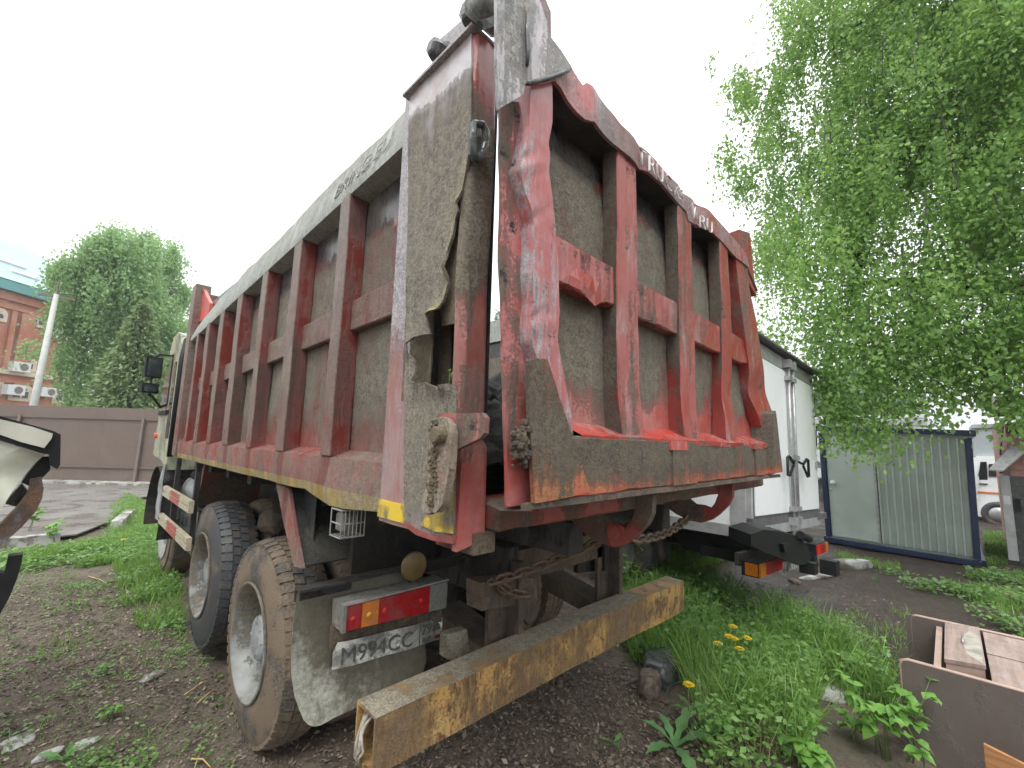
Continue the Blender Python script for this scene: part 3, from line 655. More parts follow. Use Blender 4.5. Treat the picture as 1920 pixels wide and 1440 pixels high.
# weld bead, split and bare plate at the left end of the rail
b = nb(); tube(b, [TG(px, py, -.03) for px, py in ((989, 157), (1005, 152), (1030, 145), (1050, 138), (1070, 130))], [.006, .008, .007, .008, .006], 6); fin(b, 'weld_bead', M['steel_dark'], tg, smooth=True)
b = nb(); tube(b, [TG(px, py, -.033) for px, py in ((988, 26), (988, 60), (990, 95), (988, 122))], [.004, .006, .007, .005], 6); fin(b, 'weld_bead', M['steel_dark'], tg, smooth=True)
b = nb(); sheet(b, [(p.x, p.z) for p in (TG(px, py, -.02) for px, py in ((932, -60), (985, -60), (985, 60), (986, 150), (980, 178), (936, 204), (933, 100)))], lambda u, v: (u, -.022, v), (0, .014, 0), .05, lambda u, v, p: (0, .006*fbm(u*8, v*5), 0)); fin(b, 'steel_cap', M['steel_cap'], tg, autos=.6)
b = nb(); sheet(b, [(p.x, p.z) for p in (TG(px, py, -.03) for px, py in ((985, -60), (1003, -40), (1030, 66), (1072, 126), (1070, 132), (1030, 146), (988, 156)))], lambda u, v: (u, -.034+.05*max(0, v-2.8), v), (0, .012, 0), .05, lambda u, v, p: (0, .008*fbm(u*8, v*5), 0)); fin(b, 'steel_cap', M['steel_cap'], tg, autos=.6)
b = nb(); prism(b, [TG(px, py, .10) for px, py in ((998, -60), (1020, -10), (1033, 22), (1034, 88), (1006, 60))], (0, .03, 0)); fin(b, 'hinge_ear', M['tail_rail'], tg, bevel=.004)
# bottom: bright ledge, muddy beam with a crack, patches
b = nb(); rows = []
for i in range(41):
    u = -1.0+2.08*i/40; z = 1.700-.002*i/40; w = .006*fbm(u*5, 1)
    rows.append([b.verts.new(V(p)) for p in ((u, .062, 1.742+.010*fbm(u*6, 3)), (u, -.035+w, z+.006*fbm(u*7, 4)), (u, -.03, z-.02))])
for r0, r1 in zip(rows, rows[1:]):
    for k in range(2): b.faces.new([r0[k], r1[k], r1[k+1], r0[k+1]])
fin(b, 'bottom_ledge', M['ledge'], tg)
def beam(xa, xb2, yo):
    b = nb(); box(b, xa, xb2, -.036+yo, .07, 1.525, 1.697); subd(b, .09)
    warp(b, lambda p: (0, (.008*fbm(p.x*4, p.z*6, 3) if p.y < 0 else 0), .008*fbm(p.x*5, 9) if p.z < 1.6 else 0)); fin(b, 'bottom_beam', M['beam_mud'], tg, bevel=.008)
beam(-1.12, -.215, 0); beam(-.205, 1.10, .006)
b = nb(); box(b, -.43, -.215, -.044, -.03, 1.53, 1.69); fin(b, 'patch_plate', M['beam_mud'], tg, bevel=.003)
b = nb(); box(b, -.45, -.30, -.046, -.03, 1.66, 1.694); fin(b, 'patch_plate', M['ledge'], tg, bevel=.003)
b = nb(); box(b, .58, .74, -.040, -.025, 1.53, 1.69); fin(b, 'patch_plate', M['beam_mud'], tg, bevel=.003)
b = nb(); box(b, .56, .70, -.042, -.025, 1.67, 1.694); fin(b, 'patch_plate', M['ledge'], tg, bevel=.003)
# gussets
def gus(pts, y, mat, th=.05, name='corner_gusset'):
    b = nb(); sheet(b, [(p.x, p.z) for p in (TG(px, py, y) for px, py in pts)], lambda u, v: (u, y, v), (0, th, 0), .05, lambda u, v, p: (0, .004*fbm(u*7, v*6), 0)); return fin(b, name, mat, tg, autos=.5)
gus([(990, 676), (1004, 672), (1026, 673), (1050, 745), (1080, 840), (1108, 922), (1060, 934), (1002, 944), (996, 800)], -.045, M['gusset'], .012)
gus([(946, 681), (990, 674), (995, 800), (1001, 944), (955, 950), (949, 800)], .0, M['flange_red'], .012)
gus([(1450, 776), (1454, 770), (1468, 885), (1449, 888)], -.06, M['beam_mud'], .12)
b = nb()
for i in range(260):
    px, py = 975+random.gauss(0, 7), 835+random.gauss(0, 14); p = TG(px, py, -.03)
    bmesh.ops.create_icosphere(b, subdivisions=1, radius=.004+.008*random.random()**2, matrix=Matrix.Translation(p+V((0, random.uniform(-.012, .008), 0))))
o = fin(b, 'mud_clods', M['frame'], tg); o['kind'] = 'stuff'
b = nb(); box(b, *sorted((TG(960, 830, 0).x, TG(992, 830, 0).x)), -.03, 0, TG(975, 862).z, TG(975, 802).z); fin(b, 'latch_pad', M['flange_red'], tg, bevel=.006)
b = nb(); rows = []
for i in range(30):
    px = 955+(1450-955)*i/29; py = 951+(892-951)*i/29; p = TG(px, py, 0)
    rows.append([b.verts.new(V((p.x, y, p.z+dz+.002*fbm(p.x*6, y*9)))) for y, dz in ((-.035, .014), (-.04, -.004), (.03, -.012), (.09, .0))])
for r0, r1 in zip(rows, rows[1:]):
    for k in range(3): b.faces.new([r0[k], r0[k+1], r1[k+1], r1[k]])
fin(b, 'bottom_lip', M['frame'], tg)
# right rear hinge plate and strut
b = nb(); prism(b, [TG(px, py, .08) for px, py in ((1366, 438), (1386, 430), (1406, 437), (1412, 500), (1418, 555), (1398, 520), (1392, 470))], (0, .03, 0)); fin(b, 'hinge_plate', M['tail_red'], right_wall, bevel=.003)
b = nb(); tube(b, [TG(1384, 458, .05), TG(1400, 500, .05), TG(1419, 545, .05)], .008, 6); fin(b, 'strut', M['flange_red'], right_wall)
# top hinge: bracket on the left post with two bolts
hg = nb(); prism(hg, [SL(px, py, -1.27) for px, py in ((806, 128), (826, 72), (870, 34), (905, -20), (930, -40), (940, 20), (886, 40), (810, 122))], (.02, 0, 0)); hinge = fin(hg, 'hinge_bracket', M['post_strip'], truck)
for (px, py, r) in ((815, 92, .036), (880, 22, .042)):
    b = nb(); c = SL(px, py, -1.31); rr = lathe(b, [(-.02, r*.55), (-.015, r*.8), (.0, r), (.03, r), (.05, r*.8)], c, 6); disc(b, rr[0]); disc(b, rr[-1], True)
    rr = lathe(b, [(.03, r*1.25), (.038, r*1.25)], c, 16); disc(b, rr[0]); disc(b, rr[-1], True); fin(b, 'hinge_bolt', M['steel_dark'], hinge)
b = nb(); c = TG(912, 20, .12); rr = lathe(b, [(-.06, .03), (-.05, .045), (.05, .045), (.06, .03)], c, 16); disc(b, rr[0]); disc(b, rr[-1], True); fin(b, 'hinge_pin', M['hub'], hinge, smooth=True)
b = nb(); tube(b, [TG(900, 48, .08), TG(918, 42, .08), TG(931, 36, .08)], .012, 6); fin(b, 'hinge_pin', M['steel_dark'], hinge)
# ---- rear crossbeam and hooks ---------------------------------------
b = nb(); box(b, -1.19, 1.22, .10, .24, 1.43, 1.512); subd(b, .12); warp(b, lambda p: (0, .006*fbm(p.x*3, p.z*9), .01*fbm(p.x*3, 4) if p.z < 1.47 else 0)); cross = fin(b, 'rear_crossbeam', M['cross_red'], truck, bevel=.008)
def hook(x, s):
    HK = [(1060, 957), (1110, 950), (1130, 950), (1134, 968), (1146, 980), (1166, 984), (1182, 992), (1192, 978), (1200, 955), (1200, 925), (1222, 921), (1233, 930), (1231, 965), (1222, 985), (1200, 1008), (1182, 1022), (1160, 1028), (1132, 1020), (1105, 1003), (1085, 985)]
    pts = [SL(px, py, -.45) for px, py in HK]; b = nb(); prism(b, [V((x, p.y+.02, p.z)) for p in pts], (.035, 0, 0)); h = fin(b, 'latch_hook', M['hook'], cross, bevel=.004)
    c = SL(1160, 1000, -.45); b = nb(); rr = lathe(b, [(-.012, .018), (-.01, .03), (0, .032)], (x, c.y+.02, c.z), 16); disc(b, rr[0]); fin(b, 'hook_pin', M['hook'], cross)
hook(-.45, 1); hook(.42, 1)
# ---- chassis ----------------------------------------------------------
for s in (-1, 1):
    b = nb(); box(b, s*.43-.04, s*.43+.04, .78, 7.3, .90, 1.16); fin(b, 'chassis_rail', M['frame_dark'], truck, bevel=.006)
    b = nb(); box(b, s*.43-.05, s*.43+.05, .40, 4.8, 1.20, 1.335); fin(b, 'subframe_rail', M['frame_dark'], truck, bevel=.006)
b = nb(); box(b, -.46, .46, .80, .90, .98, 1.13)
fin(b, 'tow_crossmember', M['frame'], truck, bevel=.008)
b = nb(); rr = lathe(b, [(-.55, .055), (.55, .055)], (0, 0.62, 1.27), 16); disc(b, rr[0]); disc(b, rr[-1], True); fin(b, 'hinge_shaft', M['frame_dark'], truck)
# lower brackets that carry the underrun beam
for (xa, xb2) in ((-.56, -.40), (.34, .50)):
    b = nb(); box(b, xa, xb2-.04, .80, .82, .66, 1.04); box(b, xb2-.04, xb2, .72, .87, .64, 1.10); fin(b, 'beam_bracket', M['frame'], truck, bevel=.006)
    b = nb(); hexa(b, [(xa-.02, .70, .62), (xb2, .70, .62), (xb2, 1.2, .70), (xa-.02, 1.2, .70), (xa-.02, .70, .70), (xb2, .70, .70), (xb2, 1.2, .80), (xa-.02, 1.2, .80)]); fin(b, 'beam_bracket', M['frame'], truck, bevel=.006)
b = nb(); hexa(b, [(-.66, .74, .93), (-.40, .74, .90), (-.40, .84, .90), (-.66, .84, .93), (-.67, .74, 1.05), (-.40, .74, 1.02), (-.40, .84, 1.02), (-.67, .84, 1.05)]); fin(b, 'tow_bracket', M['frame'], truck, bevel=.01)
b = nb(); prism(b, [(-.40, .74, 1.03), (-.285, .74, .99), (-.285, .74, .82), (-.345, .74, .79), (-.385, .74, .83)], (0, .05, 0)); fin(b, 'tow_bracket', M['frame'], truck, bevel=.006)
b = nb(); prism(b, [(.22, .86, 1.10), (.50, .86, 1.16), (.50, .86, .92), (.42, .86, .88), (.22, .86, .90)], (0, .03, 0)); fin(b, 'tow_bracket', M['frame_dark'], truck, bevel=.005)
b = nb(); prism(b, [(-.72, .9, .80), (-.60, .9, .79), (-.58, .9, .70), (-.58, .9, .62), (-.72, .9, .70)], (0, .05, 0)); fin(b, 'frame_lug', grime('pale_mud_lug', (.2, .18, .13), mud=(.28, .26, .2), cov=.05), truck, bevel=.01)
# underrun beam: open box section, bent
b = nb(); n = 26; T = .009; rows = []
for i in range(n+1):
    t = i/n; x = -1.225+(1.12+1.225)*t; bow = .012*math.sin(t*math.pi)
    z1, z0 = .775-.035*t+bow, .598-.055*t+bow; y0, y1 = .605+.01*fbm(x*2, 4), .735
    j = .006*fbm(x*5, 1)
    o_ = [(x, y0, z0), (x, y0-.002+j, z1), (x, y1, z1+.003), (x, y1, z0)]
    i_ = [(x, y0+T, z0+T), (x, y0+T+j, z1-T), (x, y1-T, z1-T), (x, y1-T, z0+T)]
    rows.append([b.verts.new(V(p)) for p in o_+i_])
for r0, r1 in zip(rows, rows[1:]):
    for k in range(4):
        f = b.faces.new([r0[k], r0[(k+1) % 4], r1[(k+1) % 4], r1[k]]); f.material_index = 1 if k == 1 else 0
        f = b.faces.new([r0[4+k], r1[4+k], r1[4+(k+1) % 4], r0[4+(k+1) % 4]]); f.material_index = 0
for r, fl in ((rows[0], 0), (rows[-1], 1)):
    for k in range(4):
        f = [r[k], r[4+k], r[4+(k+1) % 4], r[(k+1) % 4]]; b.faces.new(f if fl else f[::-1])
es = [e for e in b.edges if len(e.link_faces) == 2 and e.calc_face_angle(0) > 1.2 and abs(e.verts[0].co.x-e.verts[1].co.x) > .03]
bmesh.ops.bevel(b, geom=es, offset=.008, segments=2, affect='EDGES', profile=.5)
ub = fin(b, 'underrun_beam', [M['beam_rust'], M['beam_top']], truck)
b = nb(); rag = [(-1.19, .70, .745), (-1.215, .69, .72), (-1.228, .695, .69), (-1.233, .68, .655), (-1.235, .69, .625), (-1.228, .685, .60)]
for dy, w in ((0, .008), (.016, .006), (-.014, .006)): tube(b, [V(p)+V((0, dy+.01*math.sin(i*2+dy*90), 0)) for i, p in enumerate(rag)], [w*(.7+.5*random.random()) for _ in rag], 6)
fin(b, 'plastic_rag', M['rag'], ub, smooth=True)
# ---- wheels -------------------------------------------------------------
def wheel(x, y, z, side, r=.551, w=.29, front=False, mud=True, tread=True):
    """side -1: outer face towards -x"""
    root = bpy.data.objects.new('wheel', None); scene.collection.objects.link(root); root.parent = truck; root.location = V((x, y, z))-base_of(truck); root.empty_display_size = .2
    ROOTLOC['wheel_tmp'] = V((0, 0, 0))
    s = side
    def put(bm, name, mat, **kw):
        o = fin(bm, name, mat, None, **kw); o.parent = root; return o
    rr = .312
    prof = [(.012, rr-.012), (.0, rr+.01), (-.004, rr+.05), (.004, rr+.11), (.016, r-.075), (.026, r-.035), (.045, r-.014), (.075, r-.008), (w-.075, r-.008), (w-.045, r-.014), (w-.02, r-.05), (w, rr+.05), (w-.012, rr-.012)]
    prof = [(-s*t if s > 0 else t, q) for t, q in prof]
    b = nb(); lathe(b, prof, (0, 0, 0), 72)
    warp(b, lambda p: tuple(V((0, p.y, p.z)).normalized()*(.006*fbm(p.y*8, p.z*8, p.x*8) if mud else 0)))
    if tread:
        nblk = 54
        for row, (t0, t1, off) in enumerate(((.022, .085, 0), (.092, .140, .5), (.150, .198, 0), (.205, w-.022, .5))):
            for k in range(nblk):
                a0 = 2*math.pi*(k+off+.08)/nblk; a1 = 2*math.pi*(k+off+.80)/nblk; sk = .018
                ra, rb = r-.02, r+random.uniform(-.002, .003)
                c = []
                for rad in (ra, rb):
                    for (t, a) in ((t0, a0), (t1, a0+sk), (t1, a1+sk), (t0, a1)):
                        tt = -s*t if s > 0 else t; q = rad-(.02 if (row == 0 and t == t0) or (row == 3 and t == t1) else 0)
                        c.append((tt, q*math.cos(a), q*math.sin(a)))
                hexa(b, c)
    put(b, 'tyre', M['tyre_mud'] if mud else M['tyre_clean'], autos=.5)
    if front:
        rp = [(.0, rr+.004), (-.008, rr+.006), (-.012, rr-.004), (.004, rr-.022), (.05, rr-.05), (.10, rr-.07), (.06, .19), (.02, .15), (.01, .10), (.0, .0001)]
    else:
        rp = [(.0, rr+.004), (-.010, rr+.006), (-.014, rr-.002), (-.006, rr-.014), (.02, rr-.03), (.06, rr-.052), (.14, rr-.062), (.17, rr-.066), (.178, .20), (.17, .15)]
    b = nb(); lathe(b, [(-s*t if s > 0 else t, q) for t, q in rp], (0, 0, 0), 64); put(b, 'rim', M['rim'], autos=.7)
    hp = [(.178, .15), (.165, .145), (.07, .125), (.05, .118), (.045, .112), (.04, .098), (.032, .05), (.03, .0001)]
    b = nb(); lathe(b, [(-s*t if s > 0 else t, q) for t, q in hp], (0, 0, 0), 32)
    for k in range(10):
        a = 2*math.pi*k/10; rq = lathe(b, [(-s*t if s > 0 else t, q) for t, q in ((.10, .0001), (.10, .014), (.178, .014))], (0, .168*math.cos(a), .168*math.sin(a)), 6)
    for k in range(8):
        a = 2*math.pi*k/8; rq = lathe(b, [(-s*t if s > 0 else t, q) for t, q in ((.034, .0001), (.034, .010), (.05, .010))], (0, .085*math.cos(a), .085*math.sin(a)), 6)
    put(b, 'hub', M['hub'], autos=.6)
    return root
wheel(-1.1624, 2.1716, .495, -1); wheel(-1.1624, 3.509, .565, -1, mud=False)
for (y, z) in ((2.1716, .495), (3.509, .565)):
    wheel(-.83, y, z, -1); wheel(1.1624, y, z, 1); wheel(.83, y, z, 1)
    b = nb(); rr = lathe(b, [(-.85, .07), (-.3, .08), (-.2, .20), (.2, .20), (.3, .08), (.85, .07)], (0, y, z), 20); fin(b, 'axle', M['frame_dark'], truck, smooth=True)
wheel(-1.08, 5.95, .50, -1, r=.50, front=True, mud=True, tread=False); wheel(1.08, 5.95, .50, 1, r=.50, front=True, mud=True, tread=False)
# lump of mud on the forward tyres
b = nb(); bmesh.ops.create_icosphere(b, subdivisions=4, radius=1, matrix=Matrix.Translation((-.80, 3.05, 1.00)) @ Matrix.Diagonal((.11, .16, .10, 1)))
warp(b, lambda p: tuple(V((fbm(p.x*9, p.y*9, p.z*9), fbm(p.y*9, p.z*9, p.x*9+5), fbm(p.z*9+3, p.x*9, p.y*9)))*.035)); o = fin(b, 'caked_mud', M['frame'], truck, smooth=True)
# ---- splash guard, work lamp, lamp bar, flap, tail lamp, number plate ----
b = nb(); prism(b, [(-1.19, 1.68, 1.40), (-1.19, 1.402, 1.068), (-1.19, 1.388, 1.078), (-1.19, 1.66, 1.405)], (.66, 0, 0)); sg = fin(b, 'splash_guard', M['black_guard'], truck)
b = nb(); prism(b, [SL(px, py, -1.205) for px, py in ((518, 908), (541, 915), (552, 990), (566, 1066), (551, 1062), (531, 979))], (.016, 0, 0)); fin(b, 'guard_edge', M['sill_red'], sg, bevel=.003)
b = nb(); box(b, -1.13, -1.125, 1.46, 1.62, 1.13, 1.41); fin(b, 'guard_stay', M['black_guard'], sg)
b = nb(); box(b, -1.0, -.45, 1.30, 1.33, 1.02, 1.40); fin(b, 'inner_baffle', M['frame_dark'], truck)
lx0, lx1, ly0, ly1, lz0, lz1 = -1.272, -1.178, .86, .95, 1.298, 1.398
b = nb(); box(b, lx0+.016, lx1-.018, ly0+.012, ly1, lz0+.014, lz1-.014); subd(b, .05); lamp = fin(b, 'work_lamp', M['lamp_body'], truck, bevel=.008)
b = nb()
for z in (lz0, (lz0+lz1)/2, lz1): tube(b, [(lx0, ly1, z), (lx0, ly0, z), (lx1, ly0, z), (lx1, ly1, z)], .0032, 5)
for k in range(7):
    x = lx0+(lx1-lx0)*k/6; tube(b, [(x, ly1, lz1), (x, ly0, lz1), (x, ly0, lz0), (x, ly1, lz0)], .0026, 5)
tube(b, [(lx0, ly1, lz0), (lx0, ly1, lz1), (lx1, ly1, lz1), (lx1, ly1, lz0), (lx0, ly1, lz0)], .0032, 5)
fin(b, 'wire_cage', M['wire'], lamp)
b = nb(); box(b, -1.235, -1.215, .93, .95, 1.39, 1.46); fin(b, 'lamp_bracket', M['black'], truck)
FY = 1.0
b = nb(); box(b, -1.345, -.50, FY, FY+.06, 1.085, 1.094); box(b, -1.345, -.50, FY+.052, FY+.06, 1.04, 1.0845); fin(b, 'lamp_bar', M['frame_dark'], truck)
b = nb(); fp = [(-1.338, 1.075), (-.78, 1.075), (-.745, .92), (-.745, .66), (-.77, .625), (-.80, .612), (-1.18, .588), (-1.225, .583), (-1.252, .588), (-1.272, .600), (-1.288, .62), (-1.30, .65), (-1.318, .70), (-1.332, .78), (-1.342, .95)]
sheet(b, fp, lambda u, v: (u, FY+.045-.05*max(0, (.85-v)/.25)**2+.012*math.sin(u*9), v), (0, .008, 0), .05); fin(b, 'mud_flap', M['flap'], truck, autos=.5)
LXa, LXb = -1.205, -.712; zlb = lambda x: .938-.028*(x-LXa)/(LXb-LXa)
tl = nb(); hexa(tl, [(LXa, FY-.07, zlb(LXa)-.006), (LXb, FY-.07, zlb(LXb)-.006), (LXb, FY+.02, zlb(LXb)-.006), (LXa, FY+.02, zlb(LXa)-.006), (LXa-.004, FY-.07, 1.032), (LXb-.006, FY-.07, 1.032), (LXb-.006, FY+.02, 1.032), (LXa-.004, FY+.02, 1.032)]); tail = fin(tl, 'tail_lamp', M['lamp_body'], truck, bevel=.014)
def lens(fa, fb, mat, name):
    xa, xb2 = LXa+.006+(LXb-LXa-.012)*fa, LXa+.006+(LXb-LXa-.012)*fb-.0008
    b = nb(); hexa(b, [(xa, FY-.086, zlb(xa)), (xb2, FY-.086, zlb(xb2)), (xb2, FY-.06, zlb(xb2)), (xa, FY-.06, zlb(xa)), (xa, FY-.088, 1.025), (xb2, FY-.088, 1.025), (xb2, FY-.06, 1.025), (xa, FY-.06, 1.025)]); fin(b, name, M[mat], tail, bevel=.007)
lens(.0, .135, 'lens_red', 'red_lens'); lens(.135, .285, 'lens_amber', 'amber_lens'); lens(.285, .43, 'lens_red', 'red_lens'); lens(.43, .80, 'lens_red', 'red_lens'); lens(.80, 1.0, 'lens_clear', 'clear_lens')
for f_, mat in ((.07, 'lens_red2'), (.205, 'lens_amber2'), (.345, 'lens_red2'), (.70, 'lens_red2')):
    b = nb(); rr = lathe(b, [(-.003, .0001), (-.002, .009), (.004, .014)], (LXa+(LXb-LXa)*f_, FY-.087, .975), 14, 'y'); fin(b, 'bulb_spot', M[mat], tail, smooth=True)
b = nb(); box(b, LXa-.008, LXa+.005, FY-.092, FY-.07, zlb(LXa)-.004, 1.034); fin(b, 'lamp_trim', M['lens_clear'], tail, bevel=.004)
b = nb(); bar(b, (LXa-.004, FY-.076, 1.032), (LXb, FY-.076, 1.032), .024, .007); fin(b, 'lamp_trim', M['wire'], tail)
b = nb(); box(b, -1.215, -.685, FY-.012, FY+.01, .79, .935); fin(b, 'plate_holder', M['frame'], truck, bevel=.004)
pz = lambda u, w: (-1.211+u, FY-.022-.01*math.sin(u*7+.5)-.004*math.sin(u*23), .783-.075*u+w)
b = nb(); sheet(b, [(0, 0), (.53, 0), (.53, .094), (.3, .096), (.015, .096), (0, .06)], lambda u, v: pz(u, v), (0, .004, 0), .03, lambda u, v, p: (0, .003*fbm(u*14, v*20), 0)); npl = fin(b, 'license_plate', M['plate'], truck, autos=.6)
def ptext(s, u, w, size, name='plate_lettering', sp=1.0):
    tb = text_bm(s, size, .001, bold=0.0, spacing=sp)
    for v in tb.verts:
        q = pz(u+v.co.x, w+v.co.y); v.co = V((q[0], q[1]-.0052-v.co.z, q[2]))
    fin_islands(tb, name, M['ink'], npl)
ptext('M994CC', .022, .014, .090, sp=1.02); ptext('799', .407, .042, .062); ptext('RUS', .412, .008, .032)
b = nb(); b1 = [pz(u, w) for u, w in ((.395, .004), (.398, .004), (.398, .092), (.395, .092))]; prism(b, [V(p)-V((0, .006, 0)) for p in b1], (0, .002, 0)); fin(b, 'plate_lettering', M['ink'], npl)
b = nb(); prism(b, [V(pz(u, w))-V((0, .0075, 0)) for u, w in ((.485, .012), (.52, .012), (.52, .026), (.485, .026))], (0, .003, 0)); fin(b, 'plate_flag', M['flag_red'], npl)
b = nb(); rr = lathe(b, [(-.012, .0001), (-.011, .055), (-.008, .062), (.008, .062), (.01, .05)], (-.862, FY-.02, 1.105), 28, 'y'); disc(b, rr[-1]); fin(b, 'round_reflector', M['reflector'], truck, autos=.6)
b = nb(); tube(b, [(-.862, FY, 1.06), (-.865, FY, 1.03)], .008, 6); fin(b, 'reflector_stem', M['black'], truck)
b = nb(); tube(b, [(-.80, FY+.02, 1.10), (-.70, FY, 1.10), (-.63, FY-.06, 1.13), (-.60, FY-.1, 1.20), (-.61, FY-.1, 1.33)], .007, 6); fin(b, 'lamp_cable', M['black'], truck, smooth=True)
# ---- chains: links are pieces of their own -------------------------------
def link_mesh_data():
    b = nb(); pts = []
    for k in range(17):
        a = 2*math.pi*k/16; pts.append(V((.028*math.cos(a)+(.012 if math.cos(a) > 0 else -.012), .019*math.sin(a), 0)))
    tube(b, pts, .0065, 6, cap=False); bmesh.ops.remove_doubles(b, verts=b.verts[:], dist=.0005); me = bpy.data.meshes.new('chain_link'); b.to_mesh(me); b.free(); me.materials.append(M['chain'])
    for p in me.polygons: p.use_smooth = True
    return me
LINK = link_mesh_data()
def chain(a, c, sagd, n):
    root = bpy.data.objects.new('chain', None); scene.collection.objects.link(root); root.parent = truck; a, c = V(a), V(c); root.location = a-base_of(truck); root.empty_display_size = .1
    P = lambda t: a.lerp(c, t)-V((0, 0, sagd*4*t*(1-t)))
    for i in range(n):
        t = (i+.5)/n; d = (P(min(1, t+.02))-P(max(0, t-.02))).normalized()
        o = bpy.data.objects.new('chain_link', LINK); scene.collection.objects.link(o); o.parent = root
        q = d.to_track_quat('X', 'Z').to_matrix().to_4x4() @ Matrix.Rotation(math.radians(20+90*(i % 2)), 4, 'X'); o.matrix_local = Matrix.Translation(P(t)-a) @ q
chain((-.62, .72, 1.05), (-.20, .30, 1.30), .02, 15); chain(onp(1188, 1012, 0, -.42), onp(1292, 968, 0, .43), .03, 17); chain((-.60, .72, 1.05), (-.42, .70, .96), .02, 5)
# ---- side guards, tanks, fender ------------------------------------------
def guard(z, y0, y1):
    n = 3
    b = nb(); hexa(b, [(-1.215, y0, z-.055), (-1.19, y0, z-.055), (-1.19, y1, z-.055), (-1.215, y1, z-.055), (-1.215, y0, z+.05), (-1.19, y0, z+.05), (-1.19, y1, z+.05), (-1.215, y1, z+.05)])
    g = fin(b, 'side_guard_rail', M['guard_cream'], truck, bevel=.006)
    for k in range(n):
        ya = y0+(y1-y0)*(k+.02)/n; yb = y0+(y1-y0)*(k+.98)/n
        for zz in (.028, -.03):
            b = nb(); box(b, -1.226, -1.2155, ya, yb, z+zz-.021, z+zz+.019); fin(b, 'guard_stripe', M['guard_red'] if k % 2 else M['guard_cream'], g, bevel=.003)
guard(1.04, 3.88, 5.35); guard(.745, 3.80, 5.40)
for y in (4.0, 5.0):
    b = nb(); box(b, -1.18, -1.14, y, y+.05, .70, 1.40); fin(b, 'guard_bracket', M['frame_dark'], truck)
b = nb(); rr = lathe(b, [(-.35, .0001), (-.34, .10), (-.31, .15), (.31, .15), (.34, .10), (.35, .0001)], (-.95, 4.75, 1.08), 24, 'y'); fin(b, 'air_tank', M['hub'], truck, smooth=True)
for k in range(3):
    b = nb(); c = V((-1.02, 4.55+.2*k, 1.0)); tube(b, [c+V((0, .12*math.cos(a), .24*math.sin(a))) for a in [math.radians(d) for d in range(10, 200, 20)]], .035, 8); fin(b, 'air_hose', M['black'], truck, smooth=True)
b = nb(); box(b, -1.10, -.5, 4.15, 5.2, .55, .95); fin(b, 'fuel_tank', M['steel_dark'], truck, bevel=.05)
b = nb(); prism(b, [(-1.12, 4.06, 1.41), (-1.12, 3.98, 1.41), (-1.12, 4.18, 1.0), (-1.12, 4.22, 1.0)], (.5, 0, 0)); fin(b, 'splash_guard', M['cross_red'], truck)
# ---- cab -------------------------------------------------------------------
sec = [(5.45, 1.25), (5.42, 1.5), (5.44, 2.6), (5.55, 2.80), (5.8, 2.88), (6.1, 2.86), (6.25, 2.75), (6.42, 2.2), (6.55, 1.7), (6.60, 1.45), (6.62, 1.40), (6.55, 1.38), (6.45, 1.36), (6.2, 1.36), (5.85, 1.34), (5.62, 1.3), (5.5, 1.25)]
b = nb(); prism(b, [(-1.21, y, z) for y, z in sec], (2.42, 0, 0)); cab = fin(b, 'cab', M['cab'], truck, bevel=.04)
b = nb(); prism(b, [(-1.224, y, z) for y, z in ((5.9, 1.98), (6.38, 1.98), (6.3, 2.3), (6.15, 2.62), (5.9, 2.62))], (.012, 0, 0)); fin(b, 'side_window', M['glass'], cab)
b = nb(); prism(b, [(-1.216, y, z) for y, z in ((5.55, 1.6), (5.75, 1.6), (5.75, 2.5), (5.6, 2.5))], (.01, 0, 0)); fin(b, 'side_window', M['glass'], cab)
b = nb(); box(b, -1.232, -1.205, 5.8, 6.42, 1.88, 1.93); fin(b, 'door_trim', M['black'], cab)
b = nb(); tube(b, [(-1.2, 5.36, 1.4), (-1.2, 5.36, 2.5), (-1.16, 5.5, 2.75), (-1.1, 5.7, 2.8)], .03, 8); fin(b, 'intake_pipe', M['black'], cab, smooth=True)
b = nb(); lathe(b, [(-.02, .0001), (-.02, .035), (.01, .035)], (-1.22, 6.45, 1.62), 12); fin(b, 'marker_lamp', M['orange'], cab)
fz = []
for k in range(13):
    a = math.radians(-20+k*220/12*1.0); fz.append((5.98+.60*math.cos(a), .66+.60*math.sin(a)))
b = nb(); rows = []
for y, z in fz: rows.append([b.verts.new(V((-1.22, y, max(.5, z)))), b.verts.new(V((-.85, y, max(.5, z))))])
for r0, r1 in zip(rows, rows[1:]): b.faces.new([r0[0], r1[0], r1[1], r0[1]])
fin(b, 'front_fender', M['frame_dark'], cab)
b = nb(); sheet(b, [(5.36, .72), (5.55, .72), (5.60, 1.1), (5.52, 1.30), (5.42, 1.32), (5.36, 1.1)], lambda u, v: (-1.235+.03*fbm(u*5, v*4), u, v), (.012, 0, 0), .06); fin(b, 'fender_flap', M['hub'], cab, autos=.6)
def mir(px, py, w, h, d):
    c = at(px, py, d); b = nb(); box(b, -w/2, w/2, -.015, .04, -h/2, h/2)
    rot = Matrix.Translation(c) @ Matrix.Rotation(math.radians(14), 4, 'Z'); b.transform(rot); m = fin(b, 'mirror', M['black'], cab, bevel=.025)
    b = nb(); box(b, -w/2+.02, w/2-.02, -.022, -.016, -h/2+.02, h/2-.02); b.transform(rot); fin(b, 'mirror_glass', M['mirror'], cab, bevel=.004); return c
c1 = mir(288, 689, .165, .25, 6.75); c2 = mir(281, 728, .165, .115, 6.7)
